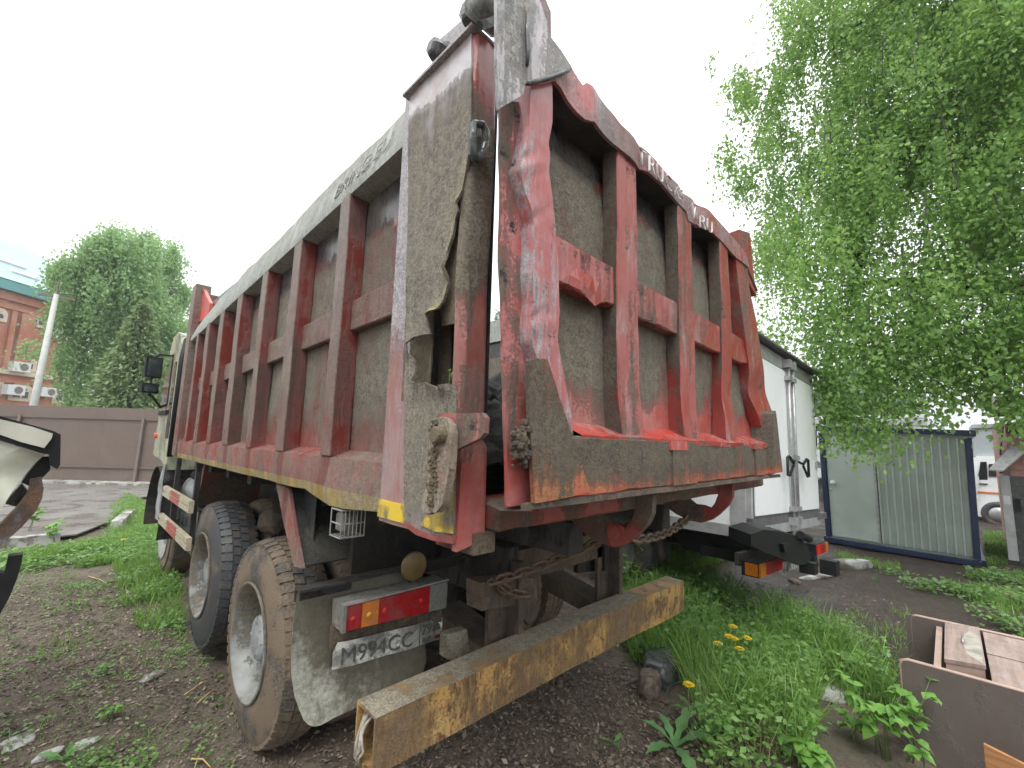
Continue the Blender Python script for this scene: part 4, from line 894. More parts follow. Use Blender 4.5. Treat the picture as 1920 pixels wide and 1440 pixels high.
b = nb(); tube(b, [c1+V((0, .03, .12)), c1+V((.05, .03, .17)), c1+V((.20, 0, .17)), V((-1.22, 6.2, 2.5))], .014, 6); tube(b, [c2+V((0, .03, -.06)), c2+V((.04, .03, -.10)), V((-1.22, 6.4, 1.98))], .014, 6); tube(b, [c1-V((0, -.02, .11)), c2+V((0, .02, .05))], .014, 6); fin(b, 'mirror_arm', M['black'], cab)
# ================================================================== ground
def sst(a, b, v):
    t = min(1, max(0, (v-a)/(b-a))); return t*t*(3-2*t)
def zg(x, y, fine=True):
    z = .05*fbm(x*.35, y*.35, 3, 2)
    if abs(x) < 14 and -8 < y < 16:
        z += .03*fbm(x*1.3, y*1.3, 1, 2)
        if fine and -5 < x < 7 and -2.5 < y < 9: z += .018*fbm(x*5, y*5, 2, 3)*(1-sst(7, 9, y)) + .010*max(0, fbm(x*17, y*17, 4, 2))
    z -= .06*math.exp(-((x+1.0)/.5)**2-((y-2.17)/.5)**2)
    z += .12*sst(1.6, 2.6, x)*(1-sst(5, 7, x))*sst(.4, 1.6, y)*(1-sst(4, 6, y))
    if x > 5: z -= .02*sst(5, 8, x)
    if y > 8: z *= (1-sst(8, 9.2, y)*.85)
    return z
def axis(lo, hi, step, far, gr=1.085):
    a = list(np.arange(lo, hi, step)); s = step; p = a[-1]
    while p < far: s *= gr; p += s; a.append(p)
    s = step; p = lo; f = []
    while p > -far: s *= gr; p -= s; f.append(p)
    return np.array(f[::-1]+a)
gx, gy = axis(-2.6, 3.4, .042, 420), axis(-1.0, 4.2, .042, 420)
vs = [(x, y, zg(x, y)) for y in gy for x in gx]; nx = len(gx)
ii, jj = np.meshgrid(np.arange(nx-1), np.arange(len(gy)-1)); a0 = (jj*nx+ii).ravel()
def _ground():
    k = N('damp_litter_soil', .85, 0, .3)
    n1 = k.noise(1.1, 6, .65); n2 = k.noise(7, 7, .7); n3 = k.noise(38, 6, .75); n4 = k.noise(.28, 4); n5 = k.noise(110, 4, .7)
    c = k.mix(k.ramp(n2, .36, .64), (.066, .052, .041), (.205, .162, .124)); c = k.mix(k.ma('MULTIPLY', k.ramp(n1, .48, .62), .6), c, k.mix(n3, (.10, .083, .066), (.21, .18, .145)))
    c = k.mix(k.ramp(n3, .45, .7), c, k.mix(k.ramp(n5, .35, .65), (.10, .078, .06), (.28, .225, .17)))
    c = k.mix(k.ramp(n5, .58, .74), c, (.20, .165, .12))
    dk = k.ma('MULTIPLY', k.ramp(k.xyz(0), 1.6, 3.2), k.ma('SUBTRACT', 1.0, k.ramp(k.xyz(1), 2.5, 5.0)))     # trodden wet earth to the right
    dk = k.ramp(k.ma('ADD', k.ma('MULTIPLY', dk, .8), k.ma('SUBTRACT', n1, .5)), .3, .6)
    c = k.mix(dk, c, k.mix(k.ramp(n3, .4, .65), (.030, .021, .015), (.085, .058, .042)))
    ms = k.ramp(k.ma('ADD', k.ma('MULTIPLY', n1, .6), k.ma('MULTIPLY', n2, .4)), .50, .60)
    c = k.mix(k.ma('MULTIPLY', ms, .22), c, k.mix(n3, (.03, .045, .018), (.08, .105, .04)))
    k.col(c); k.rgh(k.ramp(k.ma('ADD', n1, k.ma('MULTIPLY', dk, -.15)), .3, .6, .45, .95))
    k.bump(k.ma('ADD', k.ma('MULTIPLY', n2, .5), k.ma('ADD', n3, k.ma('MULTIPLY', n5, .5))), .035, .8); return k.m
M['ground'] = _ground()
g = np_mesh('ground', vs, np.stack([a0, a0+1, a0+nx+1, a0+nx], 1), M['ground'], smooth=True); g['kind'] = 'structure'
def Gp(px, py, dz=0.0):
    p = onp(px, py, 2, 0.0); z = zg(p.x, p.y)
    p = onp(px, py, 2, z); return V((p.x, p.y, zg(p.x, p.y)+dz))
def _road():
    k = N('wet_grey_asphalt', .5); n1 = k.noise(.45, 6, .65); n2 = k.noise(24, 6, .7); n3 = k.noise(2.2, 5)
    k.col(k.mix(k.ramp(n1, .38, .62), k.mix(n2, (.115, .10, .088), (.145, .128, .113)), k.mix(n2, (.145, .138, .128), (.19, .182, .172)))); k.rgh(k.ramp(n3, .35, .6, .18, .7)); k.bump(n2, .004, .5); return k.m
M['road'] = _road()
M['concrete'] = grime('pale_weathered_concrete', (.34, .34, .32), mud=(.17, .15, .12), cov=-.04, streak=.1, rough=.8, scale=4)
rp = [(-40, 8.8), (-3, 8.75), (-1.75, 8.85), (-1.35, 9.8), (-1.05, 11.5), (-.75, 13.2), (.4, 14.0), (3.2, 13.2), (9, 10.2), (30, 9), (30, -4), (45, -4), (45, 60), (-40, 60)]
b = nb(); sheet(b, [(x, y) for x, y in rp], lambda u, v: (u, v, .075), (0, 0, -.02), 4.0, lambda u, v, p: (0, 0, 0)); o = fin(b, 'asphalt_road', M['road']); o['kind'] = 'structure'
# kerb stones along the road
def kerb(a, c, n, group, h=.12, w=.14):
    a, c = V(a), V(c)
    for i in range(n):
        p, q = a.lerp(c, (i+.02)/n), a.lerp(c, (i+.97)/n); b = nb(); bar(b, p, q, w, h+.06); warp(b, lambda v: (random.uniform(-.008, .008), random.uniform(-.008, .008), random.uniform(-.008, .008)))
        o = fin(b, 'kerb_stone', M['concrete'], bevel=.012, loc=(p+q)/2)
        tag(o, ['leftmost kerb stone of the road edge, partly behind the wreck', 'second kerb stone from the left behind the young kerb plants', 'third kerb stone from the left along the wet road', 'kerb stone at the right end of the road edge row'][i] if n > 1 else 'lone tilted kerb stone in the grass beside the road end', 'kerb', group)
kerb((-5.2, 8.62, .05), (-1.9, 8.70, .05), 4, 'kerb stones along the road')
kerb((-1.28, 9.2, .07), (-1.0, 10.6, .07), 1, None)
b = nb(); bar(b, (-12.5, 27.95, .07), (9, 7.85, .07), .55, .12); o = fin(b, 'concrete_footing', M['concrete']); o['kind'] = 'structure'
# ================================================================== fence
FA, FB = V((-3.28, 19.7, 0)), V((.05, 16.58, 0)); fd = (FB-FA).normalized(); fn = V((-fd.y, fd.x, 0)); fn = fn if fn.dot(V((CAMC[0], CAMC[1], 0))-FA) > 0 else -fn
def FP(t, off, z): p = FA+fd*t+fn*off; return V((p.x, p.y, z))
M['fence'] = grime('brown_sheet_fence', (.135, .10, .082), mud=(.17, .14, .115), cov=-.16, streak=.8, rough=.5, paint2=(.125, .092, .076), scale=.8, zg=((.1, .12), (.7, 0), (2.2, -.05)), film=.25, soft=.15)
M['fence_post'] = plain('brown_steel_post', (.17, .13, .118), .5, var=.12)
def tof(px, py):
    r = ray(px, py); n_ = np.array(fn); t = np.dot(np.array(FA)-CAMC, n_)/np.dot(r, n_); p = V(CAMC+r*t); return (p-FA).dot(fd), p.z
fence = thing('fence', 'plain brown sheet metal fence with slanted posts across the road', 'fence', tuple(FA))
t1, _ = tof(38, 800); t2, _ = tof(262, 860); bay = t2-t1; ztop = tof(150, 763)[1]
k0 = -4
for k in range(k0, 4):
    ta, tb = t1+bay*k, t1+bay*(k+1); npn = 3
    for q in range(npn):
        xa, xb2 = ta+(tb-ta)*q/npn+.0015, ta+(tb-ta)*(q+1)/npn-.0015; b = nb()
        hexa(b, [FP(xa, -.01, .14), FP(xb2, -.01, .14), FP(xb2, .0, .14), FP(xa, .0, .14), FP(xa, -.01, ztop), FP(xb2, -.01, ztop), FP(xb2, 0, ztop), FP(xa, 0, ztop)])
        fin(b, 'fence_panel', M['fence'], fence)
    b = nb(); bar(b, FP(ta, .09, -.1), FP(ta, .05, ztop-.3), .07, .07, fn); fin(b, 'fence_post', M['fence_post'], fence)
    for z in (ztop-.36, .52):
        b = nb(); hexa(b, [FP(ta, .012, z), FP(tb, .012, z), FP(tb, .05, z), FP(ta, .05, z), FP(ta, .012, z+.045), FP(tb, .012, z+.045), FP(tb, .05, z+.045), FP(ta, .05, z+.045)]); fin(b, 'fence_rail', M['fence'], fence)
# ================================================================== brick building
BP = at(0, 760, 40); _r = ray(1010, 806); bd = V((_r[0], _r[1], 0)).normalized(); bnn = V((-bd.y, bd.x, 0))
bnn = bnn if bnn.dot(V((CAMC[0], CAMC[1], 0))-V((BP.x, BP.y, 0))) > 0 else -bnn
def bq(px, py):
    r = ray(px, py); n_ = np.array(bnn); t = np.dot(np.array((BP.x, BP.y, 0))-CAMC, n_)/np.dot(r, n_); p = V(CAMC+r*t); return (p-V((BP.x, BP.y, 0))).dot(bd), p.z
def BX(t, off, z): p = V((BP.x, BP.y, 0))+bd*t+bnn*off; return V((p.x, p.y, z))
def bbox(b, t0, t1, o0, o1, z0, z1): hexa(b, [BX(t0, o0, z0), BX(t1, o0, z0), BX(t1, o1, z0), BX(t0, o1, z0), BX(t0, o0, z1), BX(t1, o0, z1), BX(t1, o1, z1), BX(t0, o1, z1)])
def _brick():
    k = N('old_orange_brick', .85); n1 = k.noise(.9, 6); n2 = k.noise(14, 4); k.col(k.mix(k.ramp(n1, .35, .65), k.mix(n2, (.34, .125, .075), (.42, .17, .105)), k.mix(n2, (.40, .20, .14), (.48, .26, .18)))); k.bump(n2, .02, .4); return k.m
M['brick'] = _brick(); M['roof'] = plain('pale_teal_roof_sheet', (.27, .44, .48), .35, var=.05, scale=.6); M['teal'] = plain('dark_teal_fascia', (.10, .30, .29), .45, var=.08, scale=.8)
M['winframe'] = plain('cream_window_surround', (.56, .48, .36), .6, var=.15); M['ac'] = plain('white_ac_casing', (.62, .64, .64), .4, var=.05)
ze = bq(0, 543)[1]; tR = bq(150, 640)[0]; ztop_roof = bq(0, 490)[1]
bld = thing('brick_building', 'old orange brick building with teal sheet roof beyond the fence', 'building', (BP.x, BP.y, 0))
b = nb(); bbox(b, -14, tR, -10, 0, 0, ze); fin(b, 'wall', M['brick'], bld)
zf = bq(0, 524)[1]
b = nb(); bbox(b, -14.4, tR+.5, -.4, .5, ze+.01, zf); fin(b, 'fascia', M['teal'], bld)
b = nb(); hexa(b, [BX(-14.4, -10.4, zf+.02), BX(tR+.5, -10.4, zf+.02), BX(tR+.5, .55, zf+.02), BX(-14.4, .55, zf+.02), BX(-14.4, -5.5, zf+4.2), BX(tR+.5, -5.5, zf+4.2), BX(tR+.5, -5.2, zf+4.2), BX(-14.4, -5.2, zf+4.2)])
roof = fin(b, 'roof', M['roof'], bld)
for s in (0.45, 1.2):
    t0 = bq(34, 515)[0]; fr = lambda q: BX(0, 0, 0)
    oo = .55-5.75*(.18 if s < 1 else .36); zz = zf+4.2*(.18 if s < 1 else .36)
    b = nb(); hexa(b, [BX(t0, oo, zz), BX(t0+1.5, oo, zz), BX(t0+1.5, oo-.3, zz+.22), BX(t0, oo-.3, zz+.22), BX(t0, oo+.05, zz+.12), BX(t0+1.5, oo+.05, zz+.12), BX(t0+1.5, oo-.25, zz+.34), BX(t0, oo-.25, zz+.34)]); fin(b, 'skylight', M['ac'], roof)
zc = bq(0, 700)[1]
for z0, h, o1, m in ((zc, .28, .22, 'winframe'), (zc-.5, .16, .12, 'brick'), (ze-.5, .5, .18, 'brick'), (ze-1.0, .18, .10, 'brick')):
    b = nb(); bbox(b, -14, tR+.02, .002, o1, z0, z0+h-.01); fin(b, 'cornice', M[m], bld)
for px in (20, 30, 47, 92):
    tt = bq(px, 640)[0]; b = nb(); bbox(b, tt-.25, tt+.25, .003, .14, zc+.3, ze-1.05); fin(b, 'pilaster', M['brick'], bld)
def win(px0, py0, px1, py1, arch=True):
    t0, z1 = bq(px0, py0); t1_, z0 = bq(px1, py1); n = 6
    top = [(t1_-(t1_-t0)*k/n, z1-.25+.25*math.sin(math.pi*k/n) if arch else z1) for k in range(n+1)]
    poly = [(t0, z0), (t1_, z0)]+top
    b = nb(); prism(b, [BX(t, .01, z) for t, z in [(t0-.22, z0-.2), (t1_+.22, z0-.2)]+[(t+(.22 if t > (t0+t1_)/2 else -.22)*1, z+.2) for t, z in top]], bnn*.07); w = fin(b, 'window', M['winframe'], bld)
    b = nb(); prism(b, [BX(t, .082, z) for t, z in poly], bnn*.02); fin(b, 'pane', M['glass'], w)
    b = nb(); bbox(b, (t0+t1_)/2-.04, (t0+t1_)/2+.04, .105, .13, z0, z1-.1); bbox(b, t0, t1_, .105, .13, z0+(z1-z0)*.6, z0+(z1-z0)*.6+.07); fin(b, 'mullion', M['winframe'], w)
for a in ((57, 592, 79, 610), (38, 673, 58, 692), (25, 724, 49, 747), (105, 734, 125, 752), (-22, 578, 3, 597), (-30, 712, -6, 735), (97, 615, 108, 632)): win(*a)
for (px, py) in ((28, 688), (17, 731), (80, 735), (101, 626)):
    t0, z0 = bq(px, py); b = nb(); bbox(b, t0-.45, t0+.45, .1, .5, z0-.3, z0+.3); ac = fin(b, 'air_conditioner', M['ac'], bld, bevel=.03)
    b = nb(); p = BX(t0+.1, .505, z0)
    pts = [p+bd*(.22*math.cos(a))+V((0, 0, .22*math.sin(a))) for a in [2*math.pi*i/14 for i in range(14)]]; prism(b, pts, bnn*.01); fin(b, 'fan_grille', M['fence_post'], ac)
# lamp pole with wires
pb, pt = at(62, 765, 25.5), at(106, 552, 25.5); M['pole'] = plain('pale_concrete_pole', (.46, .47, .44), .7, var=.1, scale=6)
pole = thing('utility_pole', 'pale concrete utility pole in front of the brick building', 'pole', (pb.x-.1, pb.y, 0))
b = nb(); d_ = (pt-pb); base = pb-d_*(pb.z/d_.z); tube(b, [base, pb, pt], [.145, .125, .085], 14); fin(b, 'pole_shaft', M['pole'], pole, smooth=True)
b = nb(); bar(b, pt+V((-.5, 0, -.1)), pt+V((.55, 0, -.1)), .08, .08); tube(b, [pt+V((0, 0, -.1)), pt+V((0, 0, .5))], .04, 6); fin(b, 'crossarm', M['fence_post'], pole)
def wire(a, c, s, label):
    a, c = V(a), V(c); b = nb(); tube(b, [a.lerp(c, t)-V((0, 0, s*4*t*(1-t))) for t in [i/14 for i in range(15)]], .012, 4); tag(fin(b, 'overhead_wire', M['fence_post'], loc=a), label, 'wire')
wire(pt+V((.4, 0, -.05)), at(370, 592, 30), .5, 'thin overhead wire running from the pole past the birch crown')
wire(pt+V((-.3, 0, -.05)), at(-120, 548, 33), .4, 'thin overhead wire running from the pole across the teal roof edge')

# ================================================================== foliage
def leaf_quads(c, L, W, axis_, nrm):
    """c,axis,nrm: (n,3); L,W: (n,)"""
    s = np.cross(axis_, nrm); s /= np.linalg.norm(s, axis=1, keepdims=True)+1e-9
    up = np.cross(s, axis_); L = L[:, None]; W = W[:, None]
    v = np.stack([c, c+axis_*L*.45+s*W*.5, c+axis_*L+up*L*-.08, c+axis_*L*.45-s*W*.5], 1).reshape(-1, 3)
    f = np.arange(len(c)*4).reshape(-1, 4); return v, f
def rnd_unit(n):
    v = RNG.normal(size=(n, 3)); return v/np.linalg.norm(v, axis=1, keepdims=True)
def weeping(blobs, strands, per, step, L, W, drop, spread=.05, hollow=.35, clus=.15):
    C_ = []
    wts = np.array([b_[3]*b_[4]*b_[5] for b_ in blobs])**.75; wts = wts/wts.sum()
    idx = RNG.choice(len(blobs), strands, p=wts); B = np.array(blobs)[idx]
    ncl = 26; cd = rnd_unit(len(blobs)*ncl).reshape(len(blobs), ncl, 3)*(hollow+(1-hollow)*RNG.random((len(blobs), ncl, 1))**.6)
    d = cd[idx, RNG.integers(0, ncl, strands)]+RNG.normal(size=(strands, 3))*clus; rr = 1.0
    st = B[:, :3]+d*rr*B[:, 3:6]; dr = RNG.normal(size=(strands, 3))*.18; dr[:, 2] = -1+.35*RNG.random(strands)
    ln = (RNG.random(strands)*.7+.5)*drop; k = np.arange(per)
    t = (k[None, :]+RNG.random((strands, per)))/per
    p = st[:, None, :]+dr[:, None, :]*(ln[:, None]*t)[:, :, None]; p = p.reshape(-1, 3)+RNG.normal(size=(strands*per, 3))*spread
    n = len(p); ax = RNG.normal(size=(n, 3))*.6; ax[:, 2] -= .75; ax /= np.linalg.norm(ax, axis=1, keepdims=True)
    sc = .65+.7*RNG.random(n); return leaf_quads(p, L*sc, W*sc, ax, rnd_unit(n)), (st, dr, ln)
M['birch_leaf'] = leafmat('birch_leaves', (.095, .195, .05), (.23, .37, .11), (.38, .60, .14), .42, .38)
M['far_birch'] = leafmat('far_birch_leaves', (.19, .30, .14), (.32, .46, .23), (.4, .62, .25), .45)  # paler than the near birch: distance haze put into the leaf colour
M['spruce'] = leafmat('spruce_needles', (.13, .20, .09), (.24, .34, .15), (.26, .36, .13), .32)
M['far_tree'] = leafmat('distant_hazy_leaves', (.16, .25, .17), (.24, .34, .23), (.2, .3, .18), .3)  # haze painted in by paling the greens
M['bark'] = plain('dark_wet_bark', (.03, .027, .022), .8, var=.5, scale=9, bump=.01)
M['birch_bark'] = grime('white_birch_bark', (.52, .52, .49), mud=(.05, .05, .045), cov=-.08, streak=.1, rough=.7, scale=5)
# big birch on the right, its limbs reaching over the yard
TB = at(2120, 1010, 9.0)
birch = thing('birch_tree', 'large drooping birch tree overhanging the yard on the right', 'tree', (TB.x, TB.y, 0))
def limb(pts, rads, name='limb', mat='bark', par=None, seg=8):
    b = nb(); tube(b, pts, rads, seg); return fin(b, name, M[mat], par, smooth=True)
top = TB+V((-.6, .5, 9.5))
trunk = limb([TB+V((0, 0, -1.2)), TB+V((-.05, .05, 1.5)), TB+V((-.2, .2, 4)), TB+V((-.4, .35, 7)), top], [.30, .26, .2, .12, .04], 'trunk', 'birch_bark', birch, 12)
A8 = lambda px, py, d: at(px, py, d)
limb([TB+V((-.1, .1, 2.2)), A8(1960, 538, 7.6), A8(1860, 542, 7.3), A8(1760, 545, 7.1), A8(1680, 528, 7.0), A8(1610, 530, 6.9)], [.13, .10, .085, .07, .055, .035], par=birch)
limb([A8(1595, 560, 6.9), A8(1605, 500, 6.9), A8(1618, 420, 6.95), A8(1622, 385, 7.0), A8(1690, 260, 7.2)], [.05, .07, .065, .05, .02], par=birch)
limb([TB+V((-.25, .2, 4.4)), A8(1900, 110, 7.8), A8(1830, 155, 7.4), A8(1770, 215, 7.2), A8(1720, 262, 7.1)], [.11, .08, .065, .05, .03], par=birch)
limb([TB+V((-.15, .15, 3.2)), A8(1930, 285, 7.7), A8(1850, 297, 7.4), A8(1805, 300, 7.3)], [.09, .06, .045, .02], par=birch)
limb([A8(1800, 542, 7.1), A8(1835, 500, 7.1), A8(1870, 480, 7.1)], [.03, .022, .01], par=birch)
limb([TB+V((-.3, .25, 5.5)), A8(1780, -60, 7.6), A8(1640, 20, 7.4), A8(1560, 90, 7.3)], [.09, .06, .04, .02], par=birch)
BL = []
for px, py, d, r, rz in ((1560, 60, 7.6, .9, .9), (1720, 40, 7.6, 1.1, 1.0), (1880, 60, 7.4, 1.1, 1.0), (1450, 190, 7.5, .62, .6), (1580, 230, 7.4, 1.0, .8), (1740, 210, 7.2, 1.0, .8), (1890, 240, 7.0, .95, .8),
                       (1480, 330, 7.5, .60, .5), (1620, 350, 7.0, .9, .6), (1760, 380, 6.8, .8, .6), (1890, 420, 6.8, .7, .55), (1440, 430, 7.4, .62, .45), (1540, 470, 6.8, .85, .6), (1680, 520, 6.6, .8, .5), (1800, 570, 6.6, .65, .4), (1910, 590, 6.6, .5, .4),
                       (1520, 590, 6.9, .62, .5), (1620, 640, 6.6, .62, .45), (1730, 640, 6.6, .6, .35), (1840, 640, 6.7, .4, .25), (1600, 715, 6.6, .34, .25), (1920, 640, 6.8, .4, .4),
                       (1980, 150, 7.2, 1.3, 1.3), (1990, 450, 7.0, 1.0, .9), (1660, -150, 7.8, 1.5, 1.0), (1900, -160, 7.6, 1.6, 1.1)):
    c = at(px, py, d); BL.append((c.x, c.y, c.z, r, r, rz))
(vv, ff), st = weeping(BL, 9200, 19, .05, .052, .037, .9, .036, .2, .115)
np_mesh('crown', vv, ff, M['birch_leaf'], birch)
DR = []
for px, py, d, r in ((1570, 760, 6.5, .16), (1600, 780, 6.5, .12), (1655, 760, 6.5, .14), (1700, 770, 6.4, .10), (1745, 700, 6.4, .12), (1800, 670, 6.5, .12), (1880, 690, 6.6, .16), (1895, 740, 6.6, .12), (1640, 800, 6.5, .1), (1385, 150, 7.6, .25), (1365, 280, 7.6, .22), (1400, 330, 7.6, .2), (1550, 700, 6.7, .2), (1340, 100, 7.6, .1)):
    c = at(px, py, d); DR.append((c.x, c.y, c.z, r, r, r))
(vv, ff), _ = weeping(DR, 260, 18, .05, .055, .039, .65, .04, .1, .3)
np_mesh('hanging_twigs', vv, ff, M['birch_leaf'], birch)
b = nb()
sidx = RNG.choice(len(st[0]), 420, replace=False)
for i in sidx:
    p = V(st[0][i]); d_ = V(st[1][i])*float(st[2][i]); tube(b, [p+V((0, 0, .15)), p+d_*.5, p+d_], [.006, .004, .002], 3, cap=False)
o = fin(b, 'twigs', M['bark'], birch); o['kind'] = 'stuff'
# far birch and spruce on the left
def fartree(name, label, trunk_px, dist, blobs, n, per, L, W, drop, mat, bark, spread=.12, hollow=.2, **kw):
    c0 = at(trunk_px[0], 800, dist); root = thing(name, label, 'tree', (c0.x, c0.y, 0)); tp = at(trunk_px[0], trunk_px[1], dist)
    limb([V((c0.x, c0.y, 0)), V((c0.x+.1, c0.y, tp.z*.5)), tp], [.28, .2, .05], 'trunk', bark, root, 10)
    bl = []
    for px, py, r, rz in blobs:
        c = at(px, py, dist+random.uniform(-1.2, 1.2)); bl.append((c.x, c.y, c.z, r, r, rz))
    for px, py, r, rz in blobs[::2]:
        c = at(px, py, dist); limb([V((c0.x, c0.y, c.z-1.5)), V((c0.x, c0.y, c.z-1)).lerp(c, .5)+V((0, 0, .4)), c], [.09, .06, .02], 'limb', bark, root, 6)
    (vv, ff), _ = weeping(bl, n, per, .1, L, W, drop, spread, hollow); np_mesh('crown', vv, ff, M[mat], root); return root
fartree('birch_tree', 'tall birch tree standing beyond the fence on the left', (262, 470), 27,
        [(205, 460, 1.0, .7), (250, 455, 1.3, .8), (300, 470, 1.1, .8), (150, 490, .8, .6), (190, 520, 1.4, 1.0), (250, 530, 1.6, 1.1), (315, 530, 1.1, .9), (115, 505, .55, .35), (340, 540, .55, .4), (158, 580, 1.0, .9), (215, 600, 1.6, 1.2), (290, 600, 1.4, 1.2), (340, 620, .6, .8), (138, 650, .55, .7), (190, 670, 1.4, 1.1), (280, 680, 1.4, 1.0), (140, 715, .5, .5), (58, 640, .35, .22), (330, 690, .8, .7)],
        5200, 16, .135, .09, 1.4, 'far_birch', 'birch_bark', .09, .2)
def spruce(px, ptop, dist, label, hbase=.4, rmax=2.2, mat='spruce', n=17000, L=.20):
    c0 = at(px, 800, dist); tp = at(px, ptop, dist); root = thing('spruce_tree', label, 'tree', (c0.x, c0.y, 0)); H = tp.z
    limb([V((c0.x, c0.y, 0)), V((c0.x, c0.y, H))], [.2, .02], 'trunk', 'bark', root, 8)
    u = RNG.random(n)**.7; z = H-u*(H-hbase); tier = np.floor(u*16)/16+.03; a = (np.floor(RNG.random(n)*11)/11*2*np.pi)+tier*40+RNG.normal(size=n)*.12
    r = rmax*(u**.85)*(.25+.75*RNG.random(n)); z = z-.28*r+RNG.normal(size=n)*.12
    p = np.stack([c0.x+r*np.cos(a), c0.y+r*np.sin(a), z], 1); ax = np.stack([np.cos(a), np.sin(a), -.45+.2*RNG.normal(size=n)], 1)+RNG.normal(size=(n, 3))*.35
    ax /= np.linalg.norm(ax, axis=1, keepdims=True); sc = .6+.7*RNG.random(n); v, f = leaf_quads(p, L*sc, L*.42*sc, ax, rnd_unit(n)); np_mesh('crown', v, f, M[mat], root)
spruce(238, 560, 22.5, 'dark drooping spruce tree right behind the fence before the birch')
spruce(926, 578, 60, 'tiny pale spruce top glimpsed through the gap beside the tailgate', 1, 1.8, 'far_tree', 2500, .5)
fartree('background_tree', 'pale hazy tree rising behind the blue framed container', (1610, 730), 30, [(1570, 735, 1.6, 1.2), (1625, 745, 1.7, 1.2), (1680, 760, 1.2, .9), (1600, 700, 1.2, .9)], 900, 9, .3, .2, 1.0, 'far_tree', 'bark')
# low shrubs at the foot of the fence
fartree('shrub', 'pale green shrub showing above the brown fence by the mirror', (262, 752), 24, [(250, 762, .45, .2), (285, 768, .35, .16), (210, 757, .35, .16)], 260, 9, .12, .08, .3, 'birch_leaf', 'bark', .06)

# ================================================================== white box truck
RL = V((2.25, .50, .985))
MB = Matrix.Translation(RL) @ Matrix.Rotation(math.radians(-2.3), 4, 'Z') @ Matrix.Rotation(math.radians(2.9), 4, 'Y')
M['white'] = grime('white_box_panel', (.80, .83, .84), mud=(.52, .52, .49), cov=-.2, streak=.8, rough=.35, paint2=(.83, .86, .87), scale=1.5, zg=((.8, .1), (1.3, .0), (2.8, -.03)), film=.10, soft=.12, spk=.5)
M['alu'] = plain('grey_aluminium_trim', (.42, .43, .435), .4, .3, var=.15, scale=8)
M['seal'] = plain('dark_rubber_seal', (.10, .098, .10), .6, var=.2); M['galv'] = plain('galvanised_rod', (.36, .365, .37), .4, .4, var=.2, scale=20)
btk = thing('box_truck', 'white box truck with closed rear doors parked beyond the tailgate', 'truck', (RL.x, RL.y, .0))
def bt(b, name, mat, par=None, **kw):
    b.transform(MB); return fin(b, name, M[mat], par or btk, **kw)
W_, Hh, Ln = 2.28, 1.77, 3.6
b = nb(); box(b, 0, W_, .03, Ln, 0, Hh); body = bt(b, 'box_body', 'white', bevel=.01)
b = nb(); box(b, -.012, 0.0, .03, .16, 0, Hh); bt(b, 'corner_trim', 'alu', body); b = nb(); box(b, -.01, .03, .02, Ln, Hh-.05, Hh+.02); bt(b, 'roof_trim', 'alu', body)
for xa in (0, W_-.05):
    b = nb(); box(b, xa, xa+.05, -.012, .03, 0, Hh); bt(b, 'door_frame', 'alu', body, bevel=.004)
b = nb(); box(b, 0.051, W_-.051, -.014, .03, Hh-.17, Hh-.03); bt(b, 'header', 'alu', body, bevel=.006)
b = nb(); hexa(b, [(-.02, -.10, Hh-.02), (W_+.02, -.10, Hh-.02), (W_+.02, .05, Hh+.0), (-.02, .05, Hh+.0), (-.02, -.10, Hh+.0), (W_+.02, -.10, Hh+.0), (W_+.02, .05, Hh+.03), (-.02, .05, Hh+.03)]); bt(b, 'rain_lip', 'seal', body)
for xa, xb2 in ((.062, 1.128), (1.152, W_-.062)):
    b = nb(); box(b, xa, xb2, -.03, .02, .10, Hh-.185); d = bt(b, 'rear_door', 'white', bevel=.006)
    b = nb(); box(b, xa-.01, xb2+.01, -.02, .0, .08, .10); box(b, xa-.01, xb2+.01, -.02, .0, Hh-.185, Hh-.168); box(b, xa-.0115, xa-.0005, -.02, .0, .10, Hh-.185); box(b, xb2+.0005, xb2+.0115, -.02, .0, .10, Hh-.185); bt(b, 'door_seal', 'seal', d)
    xr = xb2-.06 if xa < 1 else xa+.07
    b = nb(); tube(b, [(xr, -.06, .02), (xr, -.06, Hh-.10)], .017, 8); bt(b, 'lock_rod', 'galv', d, smooth=True)
    for z in (.13, .66, 1.5):
        b = nb(); box(b, xr-.05, xr+.05, -.085, -.031, z-.02, z+.025); bt(b, 'rod_guide', 'galv', d, bevel=.006)
    for za, zb in ((-.03, .05), (Hh-.15, Hh-.06)):
        b = nb(); box(b, xr-.045, xr+.045, -.09, -.0145, za, zb); bt(b, 'rod_cam', 'galv', d, bevel=.01)
    s = -1 if xa < 1 else 1; hx = xr+s*.10
    b = nb(); tube(b, [(xr, -.08, .62), (hx, -.10, .60), (hx+s*.14, -.10, .66), (hx+s*.20, -.10, .65), (hx+s*.20, -.10, .47), (hx+s*.15, -.10, .47), (hx, -.10, .58)], .014, 6); bt(b, 'door_handle', 'black', d, smooth=True)
    ex = xa if xa < 1 else xb2
    for z in (.62, 1.25):
        b = nb(); box(b, ex-.10 if xa > 1 else ex-.06, ex+.08, -.055, -.012, z-.035, z+.035); bt(b, 'hinge', 'galv', d, bevel=.012)
b = nb(); box(b, .0, W_, -.022, .03, .004, .078); bt(b, 'sill_bar', 'seal', body)
b = nb(); box(b, .02, W_-.02, -.03, .2, -.09, .0); bt(b, 'rear_bumper', 'alu'); b = nb(); box(b, -.06, .35, -.06, .05, -.075, -.005); bt(b, 'bumper_block', 'seal'); b = nb(); box(b, W_-.15, W_+.14, -.06, .05, -.02, .05); bt(b, 'bumper_block', 'seal')
b = nb(); box(b, -.006, .06, .0, Ln, -.10, -.001); bt(b, 'side_skirt', 'alu')
